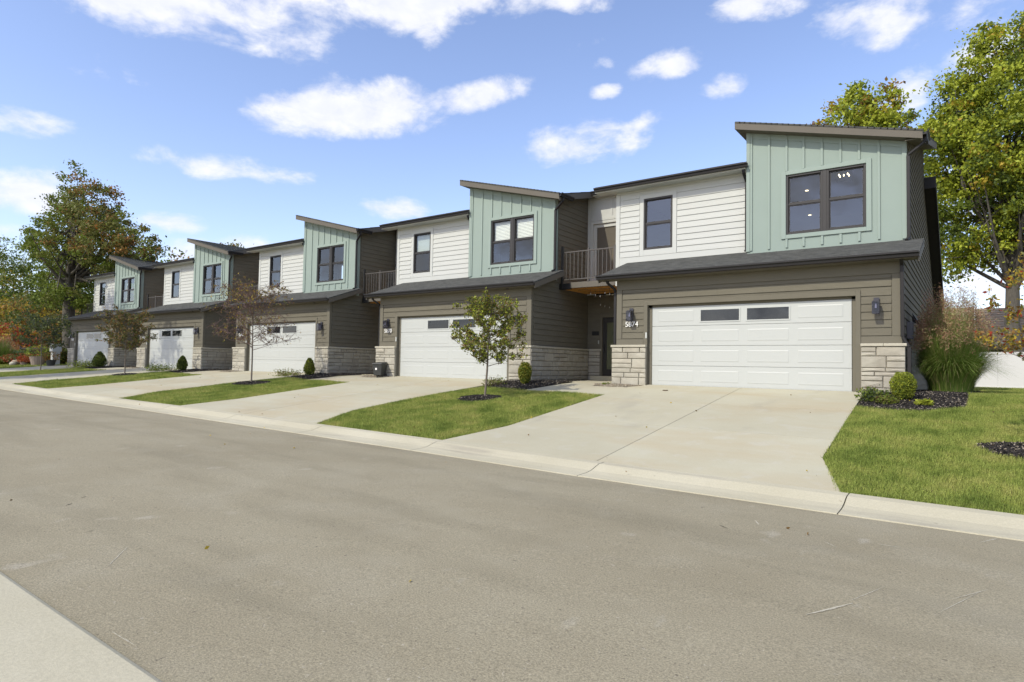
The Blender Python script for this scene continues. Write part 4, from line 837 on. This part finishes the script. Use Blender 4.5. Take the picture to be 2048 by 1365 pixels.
def shrub(x, y, rx, h, mats, w, label, seed, n=2600, size=.018, cone=0.0, name='boxwood_shrub', group=None):
    rs = np.random.default_rng(seed); z = gz(x, y); T = empty(name, (0, 0, 0))
    b = MB()
    for i in range(7):
        a = i * .9; b.tube([(x, y, z - .02), (x + math.cos(a) * rx * .5, y + math.sin(a) * rx * .5, z + h * .6)], [.012, .005], 4, False)
    b.build('stems', M['barky'], T)
    d = rs.normal(size=(n, 3)); d /= np.linalg.norm(d, axis=1)[:, None]; r = .78 + .26 * rs.random(n) + .05 * np.sin(d[:, 0] * 7 + d[:, 2] * 5)
    P = np.stack([x + d[:, 0] * r * rx * (1 - cone * np.clip(d[:, 2], -1, 1)), y + d[:, 1] * r * rx * (1 - cone * d[:, 2]), z + h * .53 + d[:, 2] * r * h * .5], 1)
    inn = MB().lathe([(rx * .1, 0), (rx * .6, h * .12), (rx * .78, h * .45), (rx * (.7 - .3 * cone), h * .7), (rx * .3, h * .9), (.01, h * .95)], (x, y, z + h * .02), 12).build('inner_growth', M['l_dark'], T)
    foliage('leaves', P, size, mats, w, T, rs); tag(T, label, 'shrub', group or 'clipped shrubs beside the garages'); return T
shrub(5.92, -.85, .235, .58, ['l_box', 'l_yel', 'l_green'], [.5, .3, .2], 'round bright green boxwood at the stone pier of 5874', 71, n=5200, size=.016)
shrub(-3.62, -.75, .2, .66, ['l_box', 'l_green', 'l_gold'], [.5, .35, .15], 'upright yellow green boxwood beside the stone corner of 5870', 72, n=3800, size=.018, cone=-.05)
shrub(-14.2, -.6, .2, .68, ['l_olive', 'l_green', 'l_yel'], [.4, .4, .2], 'pointed green shrub at the stone corner of the middle townhouse', 73, n=2600, size=.026, cone=.4)
shrub(-24.2, -.7, .22, .72, ['l_olive', 'l_green', 'l_dark'], [.3, .4, .3], 'pointed green shrub at the stone corner of the fourth townhouse', 74, n=2200, size=.03, cone=.35)
shrub(-34.2, -.6, .34, .9, ['l_dark', 'l_green', 'l_olive'], [.4, .4, .2], 'broad conical dark shrub before the farthest garage door', 75, n=2200, size=.035, cone=.5)

def grass_clump(x, y, h, spread, n, label, seed, plumes=True, green='reed', name='ornamental_grass', w=.0065, base=.42):
    rs = np.random.default_rng(seed); z = gz(x, y); T = empty(name, (0, 0, 0))
    def strips(n, hh, sp, wid, seg=5, droop=.5):
        a = rs.uniform(0, 2 * np.pi, n); r = np.sqrt(rs.random(n)) * base; q_ = rs.random(n); o = sp * (.06 + .94 * q_ ** 1.2); L = hh * (1.03 - .30 * q_) * rs.uniform(.82, 1.05, n); V = []; dr = droop * (.15 + 2.3 * q_) * rs.uniform(.6, 1.3, n)
        for i in range(seg + 1):
            t = i / seg; R = r + o * t ** 1.5; Z = np.maximum(z + .03, z + L * (t - dr * .5 * t ** 2.6)); X_ = x + np.cos(a) * R; X_ = np.where((x < 7.5) & (x > 6), np.maximum(X_, 5.9 + (6.2 - 5.9) * rs.random(n)), X_); Y_ = y + np.sin(a) * R
            ww = wid * (1 - t * .85); V.append(np.stack([np.stack([X_ - np.sin(a) * ww, Y_ + np.cos(a) * ww, Z], 1), np.stack([X_ + np.sin(a) * ww, Y_ - np.cos(a) * ww, Z], 1)], 1))
        V = np.stack(V, 1); nn = 2 * (seg + 1); V = V.reshape(n, nn, 3); tip = V[:, -1].copy()
        F = np.concatenate([(np.arange(n) * nn)[:, None] + np.array([[2 * i, 2 * i + 1, 2 * i + 3, 2 * i + 2]]) for i in range(seg)]); return V.reshape(-1, 3), F, tip
    V, F, _ = strips(n, h * .95, spread, w); mi = (rs.random(len(F)) < .14).astype(int)
    o = link('blades', fast_mesh('blades', V, F, [M[green], M['reedy']], mi), T); o['kind'] = 'stuff'
    if plumes:
        V, F, tip = strips(n // 9, h * 1.1, spread * .7, w * .5, droop=.2); o = link('plume_stems', fast_mesh('plume_stems', V, F, [M['reedy']]), T); o['kind'] = 'stuff'
        P = np.repeat(tip, 22, 0) + rs.normal(size=(len(tip) * 22, 3)) * np.array([.035, .035, .11]); P[:, 2] -= .07
        q, F = quads(P, .035, rs, aspect=.12); o = link('plumes', fast_mesh('plumes', q, F, [M['plume'], M['reedy']], (rs.random(len(F)) < .3).astype(int)), T); o['kind'] = 'stuff'
    tag(T, label, 'ornamental grass'); return T
grass_clump(6.66, 1.75, 2.15, 1.0, 7500, 'tall arching ornamental grass with reddish plumes beside the end townhouse', 81)
grass_clump(-50.5, -1.0, 1.9, 1.5, 2500, 'tall feathery ornamental grass in the far left garden', 83, w=.02)

def perennial(x, y, r, h, n, mats, w, label, seed, size=.03, name='perennial_plant', cat='plant'):
    rs = np.random.default_rng(seed); z = gz(x, y); T = empty(name, (0, 0, 0)); b = MB(); pts = []
    for i in range(26):
        a = rs.random() * 6.28; q = math.sqrt(rs.random()) * r; e = (x + math.cos(a) * q, y + math.sin(a) * q, z + h * rs.uniform(.5, 1.1)); b.tube([(x + math.cos(a) * q * .5, y + math.sin(a) * q * .5, z), e], [.004, .002], 3, False)
        pts.append(e)
    b.build('stems', M['twig'], T); P = np.array(pts)[rs.integers(0, 26, n)]; P = P + rs.normal(size=P.shape) * np.array([.06, .06, .04]) * (r / .25); P[:, 2] = np.maximum(z + .01, P[:, 2] - rs.random(n) * h * .5)
    foliage('leaves', P, size, mats, w, T, rs, flat=.3); tag(T, label, cat); return T
perennial(5.45, -1.0, .26, .2, 900, ['l_green', 'l_dark', 'l_blue'], [.5, .3, .2], 'low leafy perennial beside the nearest driveway edge', 91)
perennial(5.68, -1.35, .16, .14, 500, ['l_olive', 'l_green', 'l_brown'], [.4, .4, .2], 'low sprawling plant in front of the round boxwood', 92)
perennial(5.25, -.62, .2, .26, 120, ['l_brown', 'l_olive'], [.7, .3], 'wispy dry stemmed plant against the right stone pier', 93, size=.02)
perennial(6.3, -1.35, .13, .1, 200, ['l_yel', 'l_box'], [.6, .4], 'small bright green hosta at the front of the mulch bed', 94, size=.055)
perennial(-4.45, -1.15, .28, .22, 520, ['l_olive', 'l_green', 'l_brown'], [.4, .3, .3], 'thin leafy perennial left of the boxwood at 5870', 95, size=.025)
perennial(-15.0, -1.0, .5, .16, 700, ['l_olive', 'l_brown', 'l_green'], [.3, .3, .4], 'sprawling low plants by the middle garage door', 96, size=.03)
perennial(-25.4, -1.0, .7, .2, 900, ['l_green', 'l_dark'], [.6, .4], 'dark creeping plants by the fourth garage door', 97, size=.035)
perennial(-35.6, -1.0, .8, .25, 900, ['l_green', 'l_yel'], [.6, .4], 'bright low plants by the farthest garage door', 98, size=.04)
perennial(-1.15, -.35, .1, .08, 160, ['l_green', 'l_dark'], [.6, .4], 'tiny green tuft in the river stones at the left pier of 5874', 99, size=.02)

# mulch, stones
def inpoly(P, poly):
    x, y = P[:, 0], P[:, 1]; ins = np.zeros(len(P), bool); n = len(poly)
    for i in range(n):
        x0, y0 = poly[i]; x1, y1 = poly[(i + 1) % n]; c = ((y0 > y) != (y1 > y)) & (x < (x1 - x0) * (y - y0) / ((y1 - y0) or 1e-9) + x0); ins ^= c
    return ins
def gzv(P):
    z = np.interp(P[:, 0], ZX, ZZ); return np.where(P[:, 1] > 0, -0.2 * np.clip((P[:, 1] - 3) / 17, 0, 1), z * np.clip(-P[:, 1] / 7.4, 0, 1))
MUL = []
def bed(poly, dens, m_, chips, label, cat, seed, name='mulch_bed', size=.02, hump=.04, group=None):
    MUL.append(poly); rs = np.random.default_rng(seed); P = np.array(poly); c = P.mean(0); V = [(c[0], c[1], gz(*c) + hump + .01)]; n = len(poly); F = []
    rings = (.35, .7, 1.0)
    for r in rings:
        for p in poly: q = c + (np.array(p) - c) * r; V.append((q[0], q[1], gz(q[0], q[1]) + hump * (1 - r ** 2) + (.012 if r < 1 else -.02)))
    for i in range(n):
        F.append((0, 1 + i, 1 + (i + 1) % n))
        for k in range(2): a = 1 + k * n; F.append((a + i, a + n + i, a + n + (i + 1) % n)); F.append((a + i, a + n + (i + 1) % n, a + (i + 1) % n))
    o = link(name, fast_mesh(name, V, F, [M[m_]])); tag(o, label, cat, group, 'stuff')
    lo, hi = P.min(0), P.max(0); N_ = int(dens * np.prod(hi - lo)); Q = rs.uniform(lo, hi, (N_, 2)); Q = Q[inpoly(Q, poly)]
    rr_ = np.linalg.norm((Q - c) / ((hi - lo) / 2), axis=1); z = gzv(Q) + hump * np.clip(1 - rr_ ** 2, 0, 1) + .014
    Vq, Fq = quads(np.column_stack([Q, z + rs.random(len(Q)) * .012]), size, rs, flat=.55, aspect=.45)
    o2 = link('wood_chips' if m_ == 'mulch' else 'pebbles', fast_mesh('chips', Vq, Fq, [M[x] for x, _ in chips], np.searchsorted(np.cumsum([w for _, w in chips]), rs.random(len(Fq)))), o); o2['kind'] = 'stuff'
def ell(cx, cy, rx, ry, n=18, seed=0):
    r = random.Random(seed); return [(cx + math.cos(2 * math.pi * i / n) * rx * r.uniform(.88, 1.08), cy + math.sin(2 * math.pi * i / n) * ry * r.uniform(.88, 1.08)) for i in range(n)]
CH = [('chip', .93), ('chip2', .07)]; CH2 = [('gravelp', .6), ('gravelq', .4)]
M['gravelp'] = mat('pale_pebble', (.42, .38, .3), .8, var=.3, vscale=25); M['gravelq'] = mat('tan_pebble', (.3, .24, .17), .8, var=.3, vscale=25)
bed([(5.16, -.08), (5.22, -1.75), (5.7, -1.9), (6.3, -1.95), (6.95, -1.3), (7.0, .2), (6.95, 1.2), (7.5, 2.2), (7.3, 4.2), (6.0, 4.2), (5.9, 0), (5.9, -.08)], 3200, 'mulch', [('chip', .9), ('chip2', .1)], 'dark mulch bed wrapping the right corner of the end townhouse', 'mulch bed', 101, hump=.03)
bed(ell(-3.25, -3.3, .62, .55, seed=1), 4000, 'mulch', CH, 'round mulch ring under the leafy crabapple', 'mulch bed', 102)
bed([(-4.75, -.1), (-4.65, -1.5), (-3.6, -1.72), (-2.98, -1.7), (-2.65, -.3), (-3.0, 1.0), (-3.3, 2.4), (-3.82, 2.6), (-3.82, -.1)], 3500, 'mulch', CH, 'dark mulch bed at the stone corner of 5870', 'mulch bed', 103, hump=.02)
bed(ell(-14.0, -3.2, .85, .6, seed=2), 2500, 'mulch', CH, 'mulch ring under the half bare young tree', 'mulch bed', 104)
bed(ell(-24.65, -3.1, .7, .55, seed=3), 1500, 'mulch', CH, 'mulch ring under the bronze young tree', 'mulch bed', 105)
bed(ell(8.05, -4.45, .95, .55, seed=4), 3500, 'mulch', [('chip', .85), ('chip2', .15)], 'mulch ring under the gold young tree at the right edge', 'mulch bed', 106)
bed([(-14.6, -.1), (-14.6, -1.5), (-12.8, -1.5), (-12.6, 2.4), (-13.7, 2.4), (-13.7, -.1)], 1500, 'mulch', CH, 'mulch bed at the corner of the middle townhouse', 'mulch bed', 107, hump=.02)
bed([(-24.6, -.1), (-24.6, -1.5), (-22.8, -1.5), (-22.6, 2.4), (-23.6, 2.4), (-23.6, -.1)], 1200, 'mulch', CH, 'mulch bed at the corner of the fourth townhouse', 'mulch bed', 108, hump=.02)
bed([(-35.6, -.1), (-35.6, -1.4), (-33, -1.4), (-33, 2), (-33.7, 2), (-33.7, -.1)], 900, 'mulch', CH, 'mulch bed at the corner of the farthest townhouse', 'mulch bed', 109, hump=.02)
for i, o in enumerate(HO[:4]):
    bed([(o - 1.6, -.12), (o - 1.45, -.5), (o - .9, -.62), (o - .45, -.5), (o - .1, -.16), (o - 1.1, -.12)], 9000, 'gravel', CH2, ('tan river stones at the left pier of 5874', 'tan river stones around the black bin at 5870', 'tan river stones at the left pier of the middle townhouse', 'tan river stones at the left pier of the fourth townhouse')[i], 'river stones', 110 + i, name='river_stones', size=.016, hump=.03)

# ------------------------------------------------------------------ turf
def turf(name, poly, dens, h, w, label, seed):
    rs = np.random.default_rng(seed); P = np.array(poly); lo, hi = P.min(0), P.max(0)
    Q = rs.uniform(lo, hi, (int(dens * np.prod(hi - lo)), 2)); Q = Q[inpoly(Q, poly)]
    for m_ in MUL:
        mm = np.array(m_); c = mm.mean(0); Q = Q[~inpoly(Q, [tuple(c + (p - c) * .97) for p in mm])]
    n = len(Q); z = gzv(Q) - .02 + .012 * np.sin(Q[:, 0] * 3.1) * np.sin(Q[:, 1] * 2.3); a = rs.uniform(0, 6.283, n); L = h * rs.uniform(.55, 1.25, n); ln = rs.normal(size=(n, 2)) * .35 * L[:, None] + np.array([.1, -.05]) * L[:, None]
    ww = w * rs.uniform(.7, 1.3, n); dx, dy = np.cos(a) * ww, np.sin(a) * ww
    V = np.stack([np.column_stack([Q[:, 0] - dx, Q[:, 1] - dy, z]), np.column_stack([Q[:, 0] + dx, Q[:, 1] + dy, z]), np.column_stack([Q[:, 0] + ln[:, 0], Q[:, 1] + ln[:, 1], z + L + .02])], 1).reshape(-1, 3)
    o = link(name, fast_mesh(name, V, np.arange(n * 3).reshape(n, 3), [M['turf']])); tag(o, label, 'lawn grass', None, 'stuff'); return n
NT = 0
NT += turf('lawn', [(5.17, -1.72), (5.3, -5.9), (5.72, -7.42), (10.5, -7.42), (11.5, 3), (12, 7), (7.2, 7), (7.45, 2.2), (6.97, 1.1), (7.02, 0), (6.97, -1.3), (6.3, -1.97)], 4600, .06, .005, 'sunlit green lawn right of the nearest driveway', 201)
NT += turf('lawn', [(7.2, 7), (14, 7), (22, 19.8), (3, 19.8), (6.3, 8)], 350, .07, .013, 'green lawn in front of the white fence behind the end townhouse', 202)
def strip(k): # between driveway k (right side) and k-1
    o, p = HO[k], HO[k - 1]
    return [(p - .42, -1.82), (p - .42, -5.9), (p - .8, -7.42), (o + 5.25, -7.42), (o + 4.72, -5.9), (o + 4.69, -4.2), (o + 4.95, -2.0), (o + 5.15, -1.5), (o + 5.2, -.9), (p - 4.2, -1.5), (p - 2.95, -1.72)]
NT += turf('lawn', strip(1), 4200, .055, .0055, 'green lawn strip with the leafy crabapple between the two nearest driveways', 203)
NT += turf('lawn', strip(2), 2200, .05, .007, 'green lawn strip with the half bare tree between the second and third driveways', 204)
NT += turf('lawn', strip(3), 900, .055, .012, 'green lawn strip between the third and fourth driveways', 205)
NT += turf('lawn', strip(4), 500, .06, .018, 'shaded lawn strip between the fourth and fifth driveways', 206)
NT += turf('lawn', [(-40.4, 0), (-40.4, -7.42), (-62, -7.42), (-62, 3)], 200, .07, .025, 'shaded lawn at the far left end', 207)
# fallen leaves on paving and lawn
rs = np.random.default_rng(301); n = 110
Q = np.column_stack([rs.uniform(-26, 10, n), rs.uniform(-8.1, -.5, n)]); q2 = np.column_stack([rs.uniform(-8, 6, 26), rs.uniform(-14.2, -8.4, 26)])
Q = np.concatenate([Q, q2]); z = gzv(Q) + .04; z = np.where(Q[:, 1] < -7.45, np.interp(Q[:, 0], ZX, ZZ) + np.where(Q[:, 1] < -8.2, -.03, -.0), z)
V, F = quads(np.column_stack([Q, z]), .022, rs, flat=.9); tag(link('fallen_leaves', fast_mesh('fallen_leaves', V, F, [M['l_rust'], M['l_gold'], M['l_brown']], rs.integers(0, 3, len(F)))), 'small rust and gold fallen leaves scattered on lawn and paving', 'leaf litter', None, 'stuff')

# ------------------------------------------------------------------ loose objects
# wheeled bin at the left pier of 5870
bx, by = -10.3, -.42; bz = gz(bx, by) + .05
T = empty('trash_bin', (bx, by, bz), .35)
MB().poly([(-.15, -.17, .03), (.15, -.17, .03), (.15, .17, .0), (-.15, .17, .0), (-.19, -.22, .44), (.19, -.22, .44), (.19, .22, .44), (-.19, .22, .44)], [(0, 3, 2, 1), (4, 5, 6, 7), (0, 1, 5, 4), (1, 2, 6, 5), (2, 3, 7, 6), (3, 0, 4, 7)]).build('bin_body', M['bin'], T, bevel=.012)
MB().poly([(-.205, -.25, .43), (.205, -.25, .43), (.205, .25, .45), (-.205, .25, .45), (-.19, -.22, .475), (.19, -.22, .475), (.18, .2, .52), (-.18, .2, .52)], [(0, 3, 2, 1), (4, 5, 6, 7), (0, 1, 5, 4), (1, 2, 6, 5), (2, 3, 7, 6), (3, 0, 4, 7)]).build('lid', M['bin'], T, bevel=.01)
MB().poly([(-.07, -.213, .3), (.0, -.213, .3), (.0, -.209, .23), (-.07, -.209, .23)], [(0, 3, 2, 1)]).build('sticker', M['num'], T)
for s in (-.17, .17): MB().prism([(math.cos(a) * .06 + .13, math.sin(a) * .06 + .04) for a in [i * .524 for i in range(12)]], 'x', s - .02, s + .02).build('wheel', M['black'], T)
tag(T, 'small dark grey wheeled trash bin standing by the stone pier of 5870', 'trash bin')
# patio chair and white cushion on balcony of 5870
hx = HO[1]
T = empty('patio_chair', (hx - 2.45, 2.1, 3.19), 0)
b = MB().box(-.28, -.24, -.25, .25, .0, .62).box(.24, .28, -.25, .25, .0, .62).box(-.24, .24, -.25, .25, .38, .43); b.build('chair_frame', M['black'], T)
for i in range(8): MB().box(-.235 + i * .063, -.20 + i * .063, -.27, -.25, .43, .98).build('back_slat', M['black'], T)
MB().box(-.28, .28, -.275, -.245, .98, 1.03).build('top_rail', M['black'], T)
MB().lathe([(.02, 0), (.16, .04), (.19, .14), (.13, .26), (.02, .3)], (.05, .02, .43), 12).build('white_cushion', M['blind'], T)
tag(T, 'black slatted patio chair with a white cushion on the balcony of 5870', 'chair')
# string lights below the balcony of 5874
T = empty('string_lights', (0, 0, 0))
b = MB(); b.bar((-3.3, 1.75, 2.97), (-1.9, 1.75, 2.97), .01).bar((-3.3, 2.4, 2.97), (-1.9, 2.4, 2.97), .01); b.build('wire', M['black'], T)
for row, y in enumerate((1.75, 2.4)):
    for i in range(6):
        x = -2.85 + i * .17; L_ = .12 + .05 * ((i * 7) % 3) + row * .3
        MB().tube([(x, y, 2.97), (x + .02, y, 2.97 - L_)], [.003, .003], 4).build('strand', M['lampm'], T); MB().lathe([(.002, -.03), (.006, 0), (.002, .03)], (x + .02, y, 2.95 - L_), 6).build('bulb', M['bulb'], T)
tag(T, 'hanging strands of small clear bulbs under the balcony beside 5874', 'string lights')
# far left garden: fence, planters, pumpkins, post
T = empty('metal_fence', (0, 0, 0)); pk_ = MB().box(-.012, .012, -.012, .012, 0, 1.3).mesh('picket', M['black'])
x = -53.5
while x < -44.9:
    o = link('picket', pk_, T); o.location = (x, 1.0, -.1); x += .14
for z in (.05, 1.15): MB().box(-53.5, -44.9, .985, 1.015, z, z + .04).build('rail', M['black'], T)
for xx in (-53.5, -51.2, -48.9, -46.6, -44.9): MB().box(xx - .05, xx + .05, .95, 1.05, -.2, 1.35).build('fence_post', M['black'], T)
tag(T, 'black metal picket fence in the garden left of the farthest townhouse', 'fence')
T = empty('garden_fence', (0, 0, 0))
sl = MB().box(0, .34, 0, .03, 0, 1.15).mesh('fence_board', M['grey'])
for i in range(9): o = link('fence_board', sl, T); o.location = (-53.4 + i * .38, 3.0, -.15)
tag(T, 'pale grey board fence seen behind the black picket fence', 'fence')
MB().box(-.2, .2, -.2, .2, 0, 1.25).box(-.26, .26, -.26, .26, 1.0, 1.5).build('pedestal', M['white_trim']); T = bpy.data.objects['pedestal']; T.location = (-41.9, -.35, -.12)
tag(T, 'white pedestal post with a dark emblem by the farthest garage', 'post')
MB().lathe([(.1, 0), (.1, .01)], (0, 0, 0), 10).build('emblem', M['black'], T); e = bpy.data.objects['emblem']; e.rotation_euler = (math.pi / 2, 0, 0); e.location = (.04, -.262, 1.25)
def pot(x, y, r, h, mats, w, label, seed, pm_='terra', pr_=None, n=500):
    T = empty('potted_plant', (x, y, gz(x, y))); MB().lathe([(r * .7, 0), (r, h), (r * 1.05, h), (r * .9, h - .03)], (0, 0, 0), 16).build('pot', M[pm_], T, smooth=False)
    rs = np.random.default_rng(seed); d = rs.normal(size=(n, 3)); d /= np.linalg.norm(d, axis=1)[:, None]; q = pr_ or r * 1.4
    foliage('leaves', d * q * rs.uniform(.7, 1.05, (n, 1)) * np.array([1, 1, .65]) + np.array([0, 0, h + q * .4]), .04, mats, w, T, rs); tag(T, label, 'potted plant')
pot(-40.6, -1.0, .28, .4, ['l_rust', 'l_or', 'l_olive'], [.5, .3, .2], 'rust orange chrysanthemum in a dark pot beside the farthest garage door', 401, 'bin', .5)
pot(-43.3, -.9, .48, .62, ['l_green', 'l_yel'], [.6, .4], 'large pale clay planter with green foliage near the fence', 402, 'terra', .75, 700)
pot(-44.9, -1.2, .22, .25, ['l_red', 'l_or'], [.7, .3], 'small pot of red flowers left of the large clay planter', 403, 'terra', .4)
for i, (x, y, r, c, lb) in enumerate(((-45.7, -1.4, .3, 'gravelq', 'tan pumpkin in the far left garden'), (-45.3, -1.7, .2, 'stonecap', 'small white pumpkin in front of the tan pumpkin'))):
    b = MB(); prof = [(.02, r * 1.25), (r * .6, r * 1.2), (r, r * .7), (r * .7, r * .1), (.02, 0)][::-1]; b.lathe(prof, (0, 0, 0), 16); o = b.build('pumpkin', M[c], None, smooth=True)
    for v in o.data.vertices:
        a = math.atan2(v.co.y, v.co.x); f = 1 + .06 * math.cos(a * 8); v.co.x *= f; v.co.y *= f
    o.location = (x, y, gz(x, y)); st = MB().tube([(0, 0, r * 1.2), (.02, 0, r * 1.45)], [.03, .02], 6).build('stem', M['barky'], o); tag(o, lb, 'pumpkin')
for i, (x, y, r, h, mm, ww, lb) in enumerate(((-47.2, -.6, 1.3, .75, ['l_red', 'l_rust', 'l_dark'], [.35, .25, .4], 'low dark red leaved bushes at the foot of the metal fence'), (-48.5, -1.6, .5, .5, ['l_green', 'l_yel'], [.6, .4], 'round green shrub at the far left lawn edge'), (-52, .2, 1.6, 1.0, ['l_dark', 'l_green'], [.6, .4], 'dark green bushes behind the far left ornamental grass'), (-43.9, .3, .9, 1.2, ['l_dark', 'l_olive', 'l_rust'], [.5, .3, .2], 'dark leafy bush at the base of the tall maple'))):
    shrub(x, y, r, h, mm, ww, lb, 500 + i, n=1800, size=.07, name='garden_shrub', group='garden shrubs at the far left')

# white fence and neighbour's house at the right
T = empty('white_fence', (0, 20, -.2)); pn = MB().box(0, 2.395, -.02, .02, .05, 1.62).mesh('fence_panel', M['vinyl']); ps = MB().box(-.06, .06, -.06, .06, -.1, 1.72).mesh('fence_post', M['vinyl'])
for i in range(9):
    o = link('fence_panel', pn, T); o.location = (3.2 + i * 2.4, 0, 0)
MB().box(3.2, 24.8, -.035, .035, 1.56, 1.66).box(3.2, 24.8, -.035, .035, .02, .1).build('rail', M['vinyl'], T)
tag(T, 'long white vinyl privacy fence behind the lawn at the right', 'fence')
T = empty('neighbour_house', (0, 0, 0))
M['tan'] = mat('tan_shingle', (.30, .235, .165), .95, var=.25, vscale=5, bump=.4, bscale=60, stretch=(.5, 1, 1)); M['tan2'] = mat('light_tan_shingle', (.42, .34, .245), .95, var=.12, vscale=5, bump=.4, bscale=60)
def tanroof(x0, x1, y0, z0, y1, z1, m_):
    a, b = Vector((x0, y0, z0)), Vector((x1, y0, z0)); c, d = Vector((x1, y1, z1)), Vector((x0, y1, z1)); n = (b - a).cross(d - a).normalized(); k = 14; mb = MB()
    for i in range(k):
        t0, t1 = i / k, (i + 1) / k; p = [a.lerp(d, t0), b.lerp(c, t0), b.lerp(c, t1), a.lerp(d, t1)]; mb.poly([p[0], p[1], p[1] + n * .03, p[0] + n * .03, p[3], p[2]], [(0, 1, 2, 3), (3, 2, 5, 4)])
    return mb.build('roof', M[m_], T)
tanroof(7.25, 16, 32, 2.42, 35.5, 4.75, 'tan'); tanroof(-2, 7.22, 31.2, 2.0, 35.5, 4.85, 'tan2')
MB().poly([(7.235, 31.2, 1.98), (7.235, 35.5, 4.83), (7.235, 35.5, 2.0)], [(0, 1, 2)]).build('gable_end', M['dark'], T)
MB().box(7.0, 16, 31.95, 32.05, 2.24, 2.42).build('fascia', M['white_trim'], T); MB().box(-2, 7.2, 33, 40, -.3, 2.2).box(7.2, 16, 34, 40, -.3, 2.6).build('wall', M['stonecap'], T)
MB().box(9.0, 9.3, 32.3, 32.5, -.2, 2.25).build('porch_post', M['fascia'], T); MB().box(7.3, 9.0, 33.95, 34.0, .2, 2.0).box(9.4, 15, 33.95, 34.0, .2, 2.0).build('porch_window', M['dark'], T)
tag(T, 'low tan shingled house behind the white fence', 'house')
# wires at the far left
b = MB()
for z in (9.2, 9.9): b.bar((-160, 26, z + 1), (-50, 22, z - .9), .03)
tag(b.build('power_line', M['black']), 'pair of thin utility wires crossing before the trees at the far left', 'wires')
print('objects', len(bpy.data.objects), 'turf', NT)
